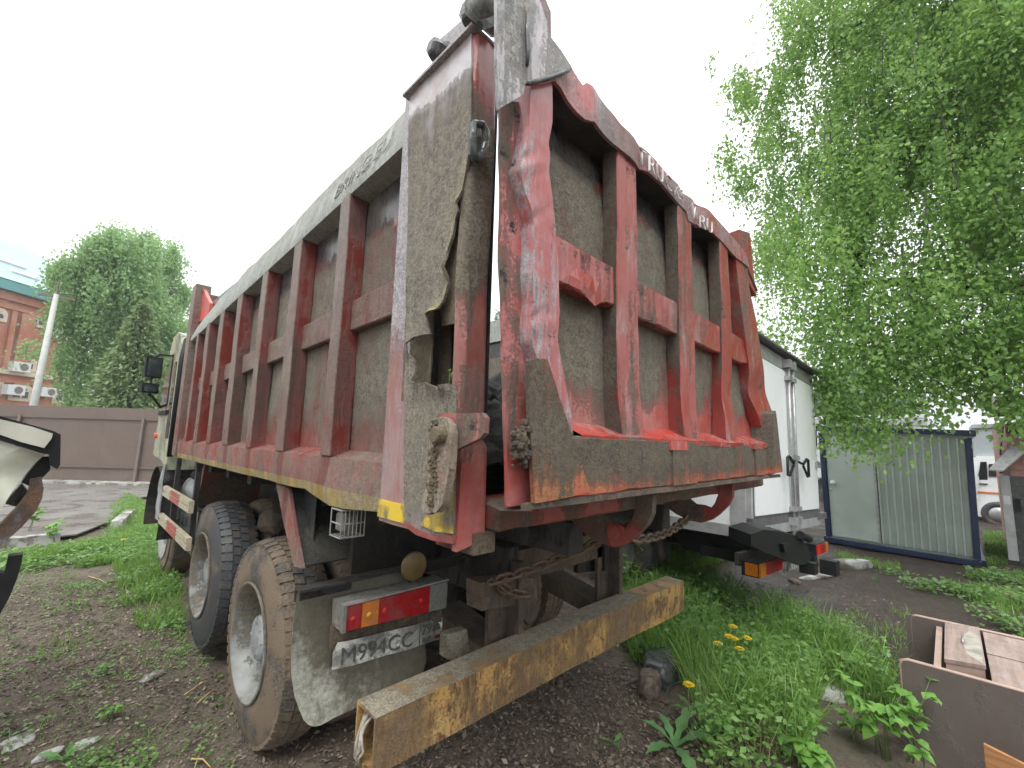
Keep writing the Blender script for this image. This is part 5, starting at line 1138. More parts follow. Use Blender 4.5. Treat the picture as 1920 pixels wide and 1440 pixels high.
b = nb(); tube(b, [(W_+.01, .03, .86), (W_+.06, -.0, .86), (W_+.06, -.0, 1.05), (W_+.01, .03, 1.05)], .016, 6); bt(b, 'grab_handle', 'black', body)
for x in (.72, 1.56):
    b = nb(); box(b, x-.05, x+.05, .1, Ln+1.6, -.36, -.11); bt(b, 'chassis_rail', 'frame_dark')
b = nb(); hexa(b, [(.1, .9, -.14), (2.1, .9, -.14), (2.1, 1.0, -.14), (.1, 1.0, -.14), (.1, .9, -.10), (2.1, .9, -.10), (2.1, 1.0, -.10), (.1, 1.0, -.10)]); bt(b, 'crossmember', 'frame_dark')
# folded tail lift
M['black_gloss'] = plain('black_wet_cover', (.008, .009, .010), .5, var=.3, scale=6, spec=.2)
b = nb(); prism(b, [(.30, .9, -.16), (.30, .25, -.13), (.30, -.05, -.32), (.30, -.06, -.38), (.30, .1, -.38), (.30, .75, -.34)], (.09, 0, 0)); lift = bt(b, 'lift_arm', 'black', bevel=.01); b = nb(); prism(b, [(1.5, .9, -.16), (1.5, .25, -.13), (1.5, -.12, -.36), (1.5, -.14, -.46), (1.5, .1, -.46), (1.5, .75, -.34)], (.09, 0, 0)); bt(b, 'lift_arm', 'black', bevel=.01)
b = nb(); lp_ = [onp(px, py, 1, .20) for px, py in ((1408, 1002), (1432, 993), (1460, 996), (1498, 1006), (1515, 1024), (1521, 1046), (1512, 1058), (1494, 1060), (1462, 1046), (1430, 1034), (1408, 1022))]; prism(b, lp_, (0, .14, .03)); fin(b, 'lift_housing', M['black_gloss'], lift, bevel=.025)
b = nb(); lp_ = [onp(px, py, 1, .17) for px, py in ((1468, 1020), (1480, 1018), (1484, 1034), (1472, 1036))]; prism(b, lp_, (0, .05, 0)); fin(b, 'lift_bracket', M['black'], lift, bevel=.008)
b = nb(); a_, c_ = onp(1500, 1003, 1, .18), onp(1516, 1010, 1, .16); tube(b, [a_, c_], .035, 10); fin(b, 'lift_bracket', M['black'], lift)
b = nb(); hexa(b, [(.45, .02, -.38), (1.75, .02, -.42), (1.85, .5, -.40), (.15, .5, -.34), (.45, .0, -.30), (1.75, .0, -.34), (1.85, .5, -.30), (.15, .5, -.24)]); bt(b, 'lift_platform', 'black', lift, bevel=.02)
b = nb(); box(b, .62, .74, -.32, -.2, -.40, -.30); bt(b, 'lift_bracket', 'black', lift, bevel=.015); b = nb(); box(b, 1.35, 1.495, -.34, -.2, -.50, -.36); bt(b, 'lift_bracket', 'black', lift, bevel=.015)
def btlamp(x0, x1):
    b = nb(); box(b, x0, x1, -.13, .0, -.36, -.245); l = bt(b, 'tail_lamp', 'black', bevel=.006)
    n = 4; cs = ['lens_amber', 'lens_red', 'lens_red', 'lens_red2']
    if x0 > 1: cs = cs[::-1]
    for k in range(n):
        xa, xb2 = x0+(x1-x0)*(k+.02)/n, x0+(x1-x0)*(k+.98)/n; b = nb(); box(b, xa, xb2, -.145, -.131, -.352, -.253); bt(b, 'lamp_lens', cs[k], l, bevel=.004)
    sx = x0-.006 if x0 < 1 else x1+.001; b = nb(); box(b, sx, sx+.005, -.125, -.03, -.35, -.255); bt(b, 'lamp_lens', 'lens_amber', l)
btlamp(-.22, .34); btlamp(1.55, 2.0)
b = nb(); box(b, .55, .95, -.10, -.09, -.42, -.32); bt(b, 'license_plate', 'plate')
b = nb(); box(b, -.2, .5, .02, .06, -.30, -.2); bt(b, 'lamp_bracket', 'frame_dark')
def bwheel(x, y, z, r, w):
    root = bpy.data.objects.new('wheel', None); scene.collection.objects.link(root); root.parent = btk; root.location = V((x, y, z))-base_of(btk); root.empty_display_size = .2
    b = nb(); lathe(b, [(0, r*.56), (-.01, r*.75), (.0, r*.9), (.03, r*.985), (.07, r), (w-.07, r), (w-.03, r*.985), (w, r*.9), (w, r*.56)], (0, 0, 0), 40); o = fin(b, 'tyre', M['tyre_clean'], None, smooth=True); o.parent = root
    b = nb(); lathe(b, [(.005, r*.57), (.0, r*.55), (.05, r*.5), (.08, r*.3), (.05, r*.2), (.05, .001)], (0, 0, 0), 28); o = fin(b, 'rim', M['galv'], None, smooth=True); o.parent = root
zw = zg(2.6, 1.9)
for x in (2.42, 2.70, 4.0, 4.28): bwheel(x, 1.95, zw+.42, .42, .24)
bwheel(2.45, 5.6, .44, .42, .24); bwheel(4.25, 5.6, .44, .42, .24)
b = nb(); prism(b, [(.1, y, z) for y, z in ((Ln+.15, -.2), (Ln+.15, 1.1), (Ln+.4, 1.25), (Ln+1.2, 1.2), (Ln+1.6, .5), (Ln+2.2, .35), (Ln+2.2, -.4), (Ln+.15, -.4))], (2.05, 0, 0)); bt(b, 'cab', 'white', bevel=.05)
# ================================================================== container cabin
CX = 8.0
def CP(px, py, x=CX): return onp(px, py, 0, x)
cab2 = thing('container_cabin', 'galvanised container cabin with dark blue steel frame and grey door', 'container', (CX, -.05, 0))
M['galvsheet'] = plain('grey_green_galvanised_sheet', (.42, .48, .44), .35, .1, var=.12, scale=1.6); M['bluefr'] = plain('navy_blue_frame_paint', (.012, .023, .066), .4, var=.2, scale=6)
q = {k: CP(*v) for k, v in dict(tl=(1533, 797), tr=(1822, 805), bl=(1550, 1018), br=(1842, 1066)).items()}
def cpt(u, v, x=0.0):        # u 0..1 across from the left, v 0..1 up
    a = q['bl'].lerp(q['br'], u); c = q['tl'].lerp(q['tr'], u); p = a.lerp(c, v); return V((p.x+x, p.y, p.z))
b = nb(); hexa(b, [cpt(0.01, .01, .06), cpt(.99, .01, .06), cpt(.99, .01, 2.3), cpt(0.01, .01, 2.3), cpt(0.01, .985, .06), cpt(.99, .985, .06), cpt(.99, .985, 2.3), cpt(0.01, .985, 2.3)]); fin(b, 'cabin_shell', M['galvsheet'], cab2)
for a, c, s in (((0, .03), (1, .03), .075), ((0, .972), (1, .972), .09)):
    b = nb(); bar(b, cpt(a[0]-.0, a[1]), cpt(c[0], c[1]), .10, s*.95); fin(b, 'frame_bar', M['bluefr'], cab2, bevel=.008)
for u in (.022, .978):
    b = nb(); bar(b, cpt(u, .06, .0), cpt(u, .935, .0), .075, .09, (1, 0, 0)); fin(b, 'frame_bar', M['bluefr'], cab2, bevel=.008)
for u in (0, 1):
    for v in (.03, .972):
        b = nb(); bar(b, cpt(u, v, .06), cpt(u, v, 2.3), .09, .09); fin(b, 'frame_bar', M['bluefr'], cab2)
b = nb(); n = 11; rows = []      # corrugated sheet with trapezoid ribs
us = []
for k in range(n):
    u0 = .405+(.955-.405)*k/n; du = (.955-.405)/n; us += [(u0, .0), (u0+du*.10, -.05), (u0+du*.22, -.05), (u0+du*.34, .0)]
us.append((.955, 0))
for u, d in us: rows.append([b.verts.new(cpt(u, .07, .02+d)), b.verts.new(cpt(u, .93, .02+d))])
for r0, r1 in zip(rows, rows[1:]): b.faces.new([r0[0], r1[0], r1[1], r0[1]])
fin(b, 'corrugated_sheet', M['galvsheet'], cab2)
b = nb(); hexa(b, [cpt(.05, .07, .0), cpt(.385, .07, .0), cpt(.385, .07, .04), cpt(.05, .07, .04), cpt(.05, .91, 0), cpt(.385, .91, 0), cpt(.385, .91, .04), cpt(.05, .91, .04)]); dr = fin(b, 'cabin_door', M['galvsheet'], cab2, bevel=.004)
b = nb(); bar(b, cpt(.392, .07, .0), cpt(.392, .93, .0), .03, .02, (1, 0, 0)); fin(b, 'door_frame', M['galv'], cab2)
b = nb(); bar(b, cpt(.05, .925, 0), cpt(.385, .925, 0), .03, .02); fin(b, 'door_frame', M['galv'], cab2)
b = nb(); bmesh.ops.create_uvsphere(b, u_segments=10, v_segments=6, radius=.045, matrix=Matrix.Translation(CP(1561, 905, CX-.05))); bmesh.ops.create_uvsphere(b, u_segments=8, v_segments=5, radius=.016, matrix=Matrix.Translation(CP(1558, 917, CX-.01))); fin(b, 'door_knob', M['ac'], dr, smooth=True)
# ================================================================== things behind and beside the cabin
M['pale_trailer'] = plain('pale_grey_trailer_side', (.52, .56, .57), .5, var=.06, scale=1); M['tent'] = plain('grey_truck_canvas', (.33, .37, .38), .6, var=.08, scale=2)
tr = thing('box_trailer', 'long pale trailer roof showing above the blue framed cabin', 'trailer', (15, 1, 0))
a, c = onp(1500, 786, 0, 15), onp(1738, 785, 0, 15)
b = nb(); box(b, 15, 17.4, c.y, a.y, .8, a.z); fin(b, 'trailer_body', M['pale_trailer'], tr); b = nb(); box(b, 14.97, 15.0, c.y, a.y, a.z-.22, a.z-.06); fin(b, 'roof_trim', M['alu'], tr); b = nb(); box(b, 14.98, 17.4, c.y, a.y, a.z+.001, a.z+.10); fin(b, 'roof_edge', M['ac'], tr)
b = nb()
for y in (c.y+.6, c.y+1.6, a.y-.6):
    rr = lathe(b, [(-.12, .4), (.12, .4)], (15.3, y, .4), 16); disc(b, rr[0]); disc(b, rr[1], True)
fin(b, 'wheel', M['tyre_clean'], tr)
vt = thing('white_truck', 'white light truck with orange stripe behind the blue framed cabin', 'truck', (14.6, -2.4, 0)); X0 = 14.6
def VP(px, py, x=X0): p = onp(px, py, 0, x); return p.y, p.z
def vpoly(pts, th, name, mat, x=X0, par=None, bevel=0):
    b = nb(); prism(b, [(x,)+VP(px, py, x) for px, py in pts], (th, 0, 0)); return fin(b, name, M[mat], par or vt, bevel=bevel)
vpoly([(1826, 800), (1905, 797), (1905, 860), (1826, 856)], 2.0, 'canvas_box', 'tent', X0+.1)
vpoly([(1822, 796), (1905, 793), (1905, 800), (1822, 803)], 2.1, 'canvas_trim', 'alu', X0+.05)
vcab = vpoly([(1822, 862), (1832, 855), (1890, 856), (1905, 862), (1905, 965), (1888, 965), (1882, 945), (1870, 940), (1860, 952), (1856, 972), (1835, 968), (1822, 960)], 1.9, 'cab', 'white', X0, bevel=.04)
vpoly([(1838, 870), (1850, 870), (1850, 892), (1834, 892)], .02, 'side_window', 'glass', X0-.025, vcab); vpoly([(1854, 870), (1884, 870), (1888, 893), (1854, 893)], .02, 'side_window', 'glass', X0-.025, vcab)
vpoly([(1833, 921), (1880, 924), (1880, 927), (1833, 924)], .012, 'side_stripe', 'orange', X0-.016, vcab)
vpoly([(1838, 866), (1850, 866), (1852, 900), (1836, 900)], .12, 'mirror', 'black', X0-.35, vcab, .02)
vpoly([(1836, 906), (1852, 907), (1852, 909), (1836, 908)], .02, 'door_handle', 'black', X0-.03, vcab)
b = nb(); yz = VP(1873, 965); rr = lathe(b, [(.0, .18), (-.02, .2), (-.02, .31), (.2, .33)], (X0, yz[0], yz[1]), 24); fin(b, 'wheel', M['tyre_clean'], vt, smooth=True)
b = nb(); rr = lathe(b, [(-.03, .001), (-.03, .17), (.0, .18)], (X0, yz[0], yz[1]), 18); fin(b, 'rim', M['galv'], vt, smooth=True)
b = nb(); box(b, X0+.2, X0+1.8, VP(1905, 900)[0]-2, VP(1822, 900)[0], .45, .75); fin(b, 'chassis_rail', M['frame_dark'], vt)
# brick shed at the right edge
SX = 8.6
shed = thing('brick_shed', 'old brick shed with mossy roof, tin awning and black door', 'shed', (SX, -2.5, 0)); sy = onp(1890, 850, 0, SX).y; sz = onp(1900, 795, 0, SX).z
M['pinkbrick'] = grime('faded_pink_brick', (.32, .16, .13), mud=(.3, .24, .2), cov=-.05, rough=.85, scale=4); M['moss'] = grime('mossy_slate', (.10, .105, .10), mud=(.07, .09, .04), cov=.03, rough=.8, scale=6)
b = nb(); box(b, SX, SX+3, sy-3, sy, -.1, sz); fin(b, 'wall', M['pinkbrick'], shed)
k = 0
for row in range(12):
    for cc in range(4):
        y1 = sy-.005-(cc+(.5 if row % 2 else 0))*.26; z0 = 1.45+row*.078
        if z0+.07 > sz: continue
        b = nb(); box(b, SX-.012, SX+.01, y1-.245, min(y1, sy-.002), z0, z0+.066); fin(b, 'brick', M['pinkbrick'], shed)
b = nb(); e = onp(1862, 778, 0, SX-.4); hexa(b, [(SX-.4, sy-3, e.z-.03), (SX-.4, e.y, e.z-.03), (SX+3.2, e.y, e.z+.5), (SX+3.2, sy-3, e.z+.5), (SX-.4, sy-3, e.z+.06), (SX-.4, e.y, e.z+.06), (SX+3.2, e.y, e.z+.62), (SX+3.2, sy-3, e.z+.62)]); rf = fin(b, 'roof', M['moss'], shed, bevel=.02)
for r_ in range(3):
    for c_ in range(4):
        y1 = e.y+.05-c_*.34; x0 = SX-.46+r_*.3; z0 = e.z+.062+.16*(x0-SX+.4)*1.0; b = nb(); hexa(b, [(x0, y1-.33, z0), (x0, y1, z0), (x0+.36, y1, z0+.055), (x0+.36, y1-.33, z0+.055), (x0, y1-.33, z0+.025), (x0, y1, z0+.025), (x0+.36, y1, z0+.08), (x0+.36, y1-.33, z0+.08)]); fin(b, 'roof_slate', M['moss'], rf)
b = nb(); box(b, SX-.06, SX, sy-3, sy-.02, e.z-.28, e.z-.10); fin(b, 'eave_board', M['bark'], shed)
A_, B_, D_, C_ = onp(1854, 882, 0, SX-.5), onp(1880, 885, 0, SX-.5), onp(1896, 838, 0, SX), onp(1935, 838, 0, SX); ya, za = A_.y, A_.z; up_ = V((0, 0, .02))
b = nb(); hexa(b, [A_, B_, C_, D_, A_+up_, B_+up_, C_+up_, D_+up_]); aw = fin(b, 'tin_awning', M['galv'], shed)
b = nb(); tube(b, [B_, V((SX, B_.y, B_.z-.03))], .015, 6); tube(b, [D_+V((0, .06, .35)), A_.lerp(D_, .6)+V((0, .02, .02))], .012, 6); fin(b, 'awning_stay', M['black'], aw)
dy0, dz1 = onp(1893, 893, 0, SX-.1).y, onp(1900, 893, 0, SX-.1).z; dzb = onp(1893, 1062, 0, SX-.1).z
b = nb(); box(b, SX-.10, SX-.02, dy0-1.2, dy0, dzb, dz1); dd = fin(b, 'door', M['steel_dark'], shed, bevel=.006); b = nb(); box(b, SX-.13, SX-.10, dy0-.08, dy0-.02, dzb+.85, dzb+1.05); fin(b, 'lock_box', M['black'], dd)
jy = onp(1880, 950, 0, SX-.1).y; b = nb(); box(b, SX-.11, SX+.02, dy0+.003, jy, dzb+.1, dz1); fin(b, 'door_jamb', grime('pale_grey_jamb', (.36, .37, .38), cov=-.2, rough=.5), shed)
b = nb(); box(b, SX-.112, SX-.108, dy0+.02, jy-.02, dzb+.95, dzb+1.08); fin(b, 'door_notice', M['ac'], shed)

# ================================================================== discarded cabinet lying on its back
M['chip'] = grime('grey_brown_chipboard_face', (.105, .084, .075), mud=(.15, .125, .10), cov=-.17, streak=.4, rough=.5, paint2=(.115, .092, .083), scale=4, zg=((.0, .12), (.2, 0), (.5, -.02)), film=.15, soft=.1); M['edgeb'] = plain('pale_edge_band', (.42, .30, .25), .5, var=.1); M['veneer'] = None
def _ven():
    k = N('faded_pinkish_veneer', .5); n1 = k.noise(1.0, 5, .6, (3, 40, 3)); n2 = k.noise(9, 5); k.col(k.mix(k.ramp(n1, .35, .65), (.26, .185, .155), (.36, .265, .23))); k.rgh(k.ramp(n2, .4, .6, .25, .6)); return k.m
M['veneer'] = _ven(); M['wetpatch'] = plain('pale_peeled_patch', (.34, .31, .25), .3, var=.35, scale=14)
dk = thing('drawer_cabinet', 'discarded brown chipboard cabinet lying on its back with drawers up', 'cabinet', (1.9, -.9, 0))
def panel(x, yA, yB, z1, name, mat, th=.018, tilt=0.0):
    r = .03; n = 5; pts = [(yB, -.05), (yB, z1-.0)]
    pts += [(yA-r+r*math.sin(math.pi/2*i/n), z1-r+r*math.cos(math.pi/2*i/n)) for i in range(n+1)] + [(yA, -.05)]
    b = nb(); prism(b, [(x+tilt*(z1-z), y, z) for y, z in pts], (th, 0, 0)); return fin(b, name, M[mat], dk)
panel(1.462, -.497, -1.75, .505, 'side_board', 'chip'); panel(2.425, -.467, -1.75, .505, 'side_board', 'chip')
for x in (1.462, 2.425):
    b = nb(); tube(b, [(x+.009, -.497, .1), (x+.009, -.497, .47), (x+.009, -.505, .497), (x+.009, -.53, .507), (x+.009, -1.75, .507)], .0095, 6); fin(b, 'edge_band', M['edgeb'], dk, smooth=True)
b = nb(); box(b, 1.481, 2.424, -1.75, -.62, .02, .06); fin(b, 'back_board', M['chip'], dk)
b = nb(); box(b, 1.50, 2.42, -.66, -.63, .06, .47); fin(b, 'divider', M['edgeb'], dk)
def drawer(x0, x1, y0, y1, z, tilt, mat='veneer', hx=True):
    b = nb(); hexa(b, [(x0, y0, z), (x1, y0, z), (x1, y1, z+tilt), (x0, y1, z+tilt), (x0, y0, z+.02), (x1, y0, z+.02), (x1, y1, z+.02+tilt), (x0, y1, z+.02+tilt)]); d = fin(b, 'drawer_front', M[mat], dk, bevel=.003)
    xm, ym = (x0+x1)/2, (y0+y1)/2; zz = z+.02+tilt/2
    b = nb(); tube(b, [(xm-.055, ym, zz), (xm-.055, ym, zz+.022), (xm+.055, ym, zz+.022), (xm+.055, ym, zz)], .006, 6); fin(b, 'handle', M['galv'], d, smooth=True); return d
d1 = drawer(1.66, 2.42, -.84, -.675, .505, -.02)
b = nb(); sheet(b, [(1.68, -.83), (1.85, -.835), (2.2, -.835), (2.3, -.79), (2.1, -.75), (1.8, -.77)], lambda u, v: (u, v, .5265-.02*(v+.84)/.165), (0, 0, -.001), .05); fin(b, 'peeled_patch', M['wetpatch'], d1)
b = nb(); box(b, 1.665, 2.41, -.835, -.68, .38, .503); fin(b, 'drawer_box', M['edgeb'], dk)
drawer(1.49, 1.95, -1.22, -.855, .482, 0); drawer(1.965, 2.415, -1.22, -.855, .484, 0); drawer(1.49, 1.95, -1.60, -1.235, .482, 0); drawer(1.965, 2.415, -1.60, -1.235, .482, 0)
M['wood'] = None
def _wood():
    k = N('orange_wood_board', .5); n1 = k.noise(1.0, 6, .6, (4, 4, 60)); k.col(k.mix(k.ramp(n1, .35, .65), (.30, .135, .05), (.42, .20, .085))); return k.m
M['wood'] = _wood(); M['wood_e'] = plain('pale_wood_edge', (.5, .33, .15), .6, var=.2, scale=20)
p0 = onp(1845, 1392, 2, .32); p1 = onp(1990, 1465, 2, .28); dirw = (p1-p0); nn = V((dirw.y, -dirw.x, 0)).normalized()*.02
b = nb(); hexa(b, [(p0.x, p0.y, .0), (p1.x, p1.y, 0), (p1.x+nn.x, p1.y+nn.y, 0), (p0.x+nn.x, p0.y+nn.y, 0), p0, p1, p1+nn, p0+nn]); wb = fin(b, 'wooden_board', M['wood'], bevel=.002, loc=(p0.x, p0.y, 0)); tag(wb, 'orange wooden board corner standing in front of the brown cabinet', 'board')

# ================================================================== wrecked vehicle at the left edge
_c = at(40, 900, 3.1); wk = thing('wrecked_truck', 'crumpled cream wrecked truck front jutting in at the left edge', 'wreck', (_c.x-.3, _c.y, 0)); _r = ray(40, 900); push = V((_r[0], _r[1], 0)).normalized()
def wpl(pts, d, th, name, mat, bend=0.0, par=None, sp=.06, amp=.012):
    c0 = at(40, 900, d); n_ = np.array(push); 
    def W3(px, py):
        r = ray(px, py); t = np.dot(np.array(c0)-CAMC, n_)/np.dot(r, n_); return V(CAMC+r*t)
    s_ = V((push.y, -push.x, 0)); P3 = [W3(px, py) for px, py in pts]; uv = [((p-c0).dot(s_), p.z) for p in P3]
    b = nb(); sheet(b, uv, lambda u, v: c0+s_*u+V((0, 0, v-c0.z)), push*th, sp, lambda u, v, p: push*(amp*fbm(u*7, v*7, d)+bend*(u*u))); return fin(b, name, M[mat] if isinstance(mat, str) else mat, par or wk, autos=.6)
cream = plain('cream_smeared_wreck_paint', (.58, .60, .49), .35, var=.22, scale=4)
wpl([(-160, 740), (0, 786), (60, 800), (99, 813), (97, 822), (83, 840), (40, 829), (0, 815), (-160, 772)], 3.0, .14, 'visor_bar', plain('pale_grey_cream_bar', (.46, .46, .39), .45, var=.15, scale=6))
wpl([(-160, 733), (0, 780), (100, 808), (114, 815), (113, 872), (107, 880), (94, 872), (92, 852), (76, 850), (40, 838), (0, 826), (-160, 780), (-160, 772), (0, 815), (84, 841), (98, 820), (99, 813), (0, 786), (-160, 740)], 3.02, .10, 'trim_strip', 'black')
wpl([(-160, 782), (0, 828), (40, 839), (78, 853), (88, 848), (76, 860), (62, 872), (45, 893), (20, 925), (0, 957), (-40, 1000), (-160, 1060)], 3.06, .012, 'crumpled_panel', cream, amp=.03)
wpl([(78, 856), (96, 856), (94, 882), (70, 905), (64, 915), (40, 905), (52, 888)], 3.14, .10, 'inner_arch', 'black')
wpl([(20, 930), (40, 908), (52, 922), (30, 950), (10, 945)], 3.2, .10, 'inner_arch', 'frame_dark')
wpl([(-160, 1080), (-40, 1008), (0, 985), (30, 955), (52, 925), (56, 900), (78, 895), (82, 915), (79, 935), (66, 960), (40, 990), (0, 1025), (-60, 1070), (-160, 1130)], 3.08, .12, 'bent_bumper', grime('rusty_grey_bumper', (.11, .10, .10), mud=(.16, .09, .05), cov=.0, rough=.4, scale=6), amp=.03)
wpl([(-160, 1060), (8, 1075), (15, 1043), (43, 1040), (41, 1055), (32, 1085), (18, 1120), (0, 1152), (-40, 1195), (-160, 1300)], 3.0, .06, 'mud_guard', 'black')
wpl([(-700, 700), (-200, 760), (-150, 1150), (-250, 1350), (-700, 1400)], 3.4, .9, 'body_shell', cream, sp=.3)

# ================================================================== ground cover
M['grass'] = leafmat('fresh_grass', (.09, .19, .038), (.22, .37, .09), (.28, .48, .09), .36, .35); M['weed'] = leafmat('weed_leaves', (.09, .185, .048), (.21, .36, .11), (.27, .46, .11), .36, .35)
M['drygrass'] = leafmat('dry_grass', (.20, .16, .09), (.34, .28, .17), (.2, .16, .08), .15, .7)
def region(poly, n, zlim=True):
    P = [(Gp(px, py).x, Gp(px, py).y) for px, py in poly]; return region_xy(P, n)
def region_xy(P, n):
    xs = [p[0] for p in P]; ys = [p[1] for p in P]; out = []
    while len(out) < n:
        x, y = random.uniform(min(xs), max(xs)), random.uniform(min(ys), max(ys))
        if inside((x, y), P): out.append((x, y))
    return out
def clump(pts, f, thr, sd=0): return [p for p in pts if noise.noise(V((p[0]*f, p[1]*f, sd)))+.25*noise.noise(V((p[0]*f*3, p[1]*f*3, sd+5))) > thr]
def blades(name, pts, h0, h1, w, mat, lean=.45, label='grass'):
    n = len(pts); p = np.array([(x, y, zg(x, y)-.01) for x, y in pts]); h = h0+(h1-h0)*RNG.random(n)**1.4; a = RNG.random(n)*2*np.pi; ln = lean*h*(.3+RNG.random(n)); a2 = RNG.random(n)*np.pi*2
    s = np.stack([np.cos(a2), np.sin(a2), np.zeros(n)], 1)*(w*(.6+.8*RNG.random(n)))[:, None]; d = np.stack([np.cos(a), np.sin(a), np.zeros(n)], 1)
    m1 = p+d*(ln*.22)[:, None]; m1[:, 2] += h*.45; m2 = p+d*(ln*.6)[:, None]; m2[:, 2] += h*.8; t = p+d*(ln*1.15)[:, None]; t[:, 2] += h*(.95-.25*RNG.random(n))
    v = np.stack([p-s*.5, p+s*.5, m1-s*.45, m1+s*.45, m2-s*.28, m2+s*.28, t], 1).reshape(-1, 3); b0 = np.arange(n)[:, None]*7
    f = np.concatenate([b0+np.array(q_) for q_ in ((0, 1, 3), (0, 3, 2), (2, 3, 5), (2, 5, 4), (4, 5, 6))], 0); o = np_mesh(name, v, f, M[mat]); o['kind'] = 'stuff'; return tag(o, label, 'grass')
def cover(name, pts, L, hmax, mat, label, cat='ground cover', per=6):
    base = np.repeat(np.array([(x, y, zg(x, y)) for x, y in pts]), per, 0); n = len(base); p = base+RNG.normal(size=(n, 3))*np.array([L*.9, L*.9, 0]); p[:, 2] = base[:, 2]+RNG.random(n)*hmax
    ax = RNG.normal(size=(n, 3)); ax[:, 2] = .25*RNG.normal(size=n)+.15; ax /= np.linalg.norm(ax, axis=1, keepdims=True); nr = RNG.normal(size=(n, 3))*.45; nr[:, 2] += 1; nr /= np.linalg.norm(nr, axis=1, keepdims=True)
    sc = .5+.8*RNG.random(n); v, f = leaf_quads(p, L*sc, L*.6*sc, ax, nr); o = np_mesh(name, v, f, M[mat]); o['kind'] = 'stuff'; return tag(o, label, cat)
# lush grass right of the truck
RG = [(1140, 1180), (1170, 1130), (1215, 1090), (1290, 1095), (1390, 1135), (1500, 1180), (1600, 1230), (1660, 1290), (1690, 1350), (1600, 1330), (1540, 1300), (1520, 1400), (1530, 1470), (1330, 1470), (1310, 1380), (1300, 1310), (1260, 1260), (1190, 1240)]
g1 = region(RG, 17000); blades('tall_grass', [p for p in g1 if noise.noise(V((p[0]*2.2, p[1]*2.2, 0))) > -.2], .08, .46, .0062, 'grass', .6, 'lush green grass growing to the right of the truck')
cover('weed_cover', clump(region(RG, 3600), 2.6, -.05, 12), .044, .30, 'weed', 'small green weeds mixed through the lush grass on the right')
blades('dry_grass', region([(1300, 1290), (1420, 1330), (1500, 1440), (1330, 1460)], 500), .10, .30, .004, 'drygrass', .9, 'dry bleached stalks in the lower right grass')
# strip along the left side of the truck, and sparse creepers on the soil
LG = [(345, 1200), (338, 1130), (310, 1020), (285, 960), (240, 930), (210, 955), (205, 990), (190, 1030), (215, 1075), (225, 1130), (270, 1190)]
lg_ = clump(region(LG, 12000), 2.4, -.12, 2); blades('verge_grass', lg_, .03, .22, .006, 'grass', .7, 'bright ragged grass strip beside the left wheels of the dump truck')
cover('verge_weeds', clump(region(LG, 2600), 2.0, -.1, 6), .042, .13, 'weed', 'leafy weeds in the grass strip beside the left wheels')
KG = [(-60, 1050), (60, 1040), (190, 1018), (230, 1035), (240, 1060), (120, 1065), (-60, 1085)]
blades('kerb_grass', clump(region(KG, 6000), 1.3, -.1, 1), .05, .20, .009, 'grass', .5, 'low green grass growing along the kerb at left')
cover('kerb_weeds', region(KG, 350), .06, .12, 'weed', 'small weeds growing along the kerb at left')
SG = [(-80, 1080), (240, 1070), (345, 1200), (430, 1290), (440, 1470), (-80, 1470)]
sp_ = clump(region(SG, 2300), 1.5, .26, 3); sp_ = sp_+region(SG, 380); cover('creeping_weeds', sp_, .026, .05, 'weed', 'sparse creeping weeds scattered over the bare soil at left')
blades('sparse_grass', clump(region(SG, 2600), 1.9, .22, 9), .03, .12, .005, 'grass', .6, 'thin grass tufts on the bare soil at left')
blades('yard_grass', clump(region([(1560, 1040), (1660, 1060), (1840, 1075), (1980, 1100), (1980, 1200), (1900, 1160), (1760, 1110), (1640, 1090)], 5200), 1.1, .0, 8), .03, .16, .008, 'grass', .6, 'patchy grass in front of the blue framed cabin')
cover('yard_weeds', clump(region([(1640, 1070), (1980, 1080), (1980, 1250), (1800, 1140)], 900), .9, .0, 8), .06, .12, 'weed', 'low weeds in front of the blue framed cabin')
blades('far_grass', region([(1845, 1000), (1885, 1000), (1890, 1060), (1850, 1060)], 2500), .04, .14, .014, 'grass', .5, 'grass patch between the cabin and the brick shed')
blades('under_truck_grass', region([(1150, 1110), (1230, 1060), (1330, 1020), (1400, 1040), (1280, 1080)], 2600), .08, .35, .009, 'grass', .5, 'bright grass seen below the white box truck')
blades('edge_grass', clump(region([(1480, 1170), (1700, 1130), (1720, 1250), (1690, 1300)], 900), 2.5, .0, 4), .03, .14, .006, 'grass', .6, 'thin grass at the edge of the dark trodden earth')
# litter and stones
def litter(name, pts, L, mat, label, lift=.012):
    n = len(pts); p = np.array([(x, y, zg(x, y)+lift*random.random()+.003) for x, y in pts]); ax = RNG.normal(size=(n, 3)); ax[:, 2] *= .25; ax /= np.linalg.norm(ax, axis=1, keepdims=True); nr = RNG.normal(size=(n, 3))*.35; nr[:, 2] += 1; nr /= np.linalg.norm(nr, axis=1, keepdims=True)
    sc = .4+1.1*RNG.random(n)**1.6; v, f = leaf_quads(p, L*sc, L*.45*sc*(.4+RNG.random(n)), ax, nr); o = np_mesh(name, v, f, M[mat]); o['kind'] = 'stuff'; return tag(o, label, 'leaf litter')
k = N('brown_leaf_litter', .8); isl = k.island(); k.col(k.mix(k.ma('POWER', isl, 2.6), (.10, .077, .058), (.31, .25, .185))); M['litter'] = k.m
NEAR = [(-100, 1100), (250, 1090), (430, 1290), (700, 1300), (900, 1240), (1160, 1250), (1330, 1440), (1340, 1480), (-100, 1480)]
litter('leaf_litter', region(NEAR, 16000), .027, 'litter', 'brown leaf litter and wood chips on the soil in front')
litter('chip_litter', region([(690, 1440), (950, 1290), (1170, 1240), (1330, 1440), (1340, 1480), (690, 1480)], 3200), .030, 'litter', 'pale wood chips and crumbs on the soil under the bumper')
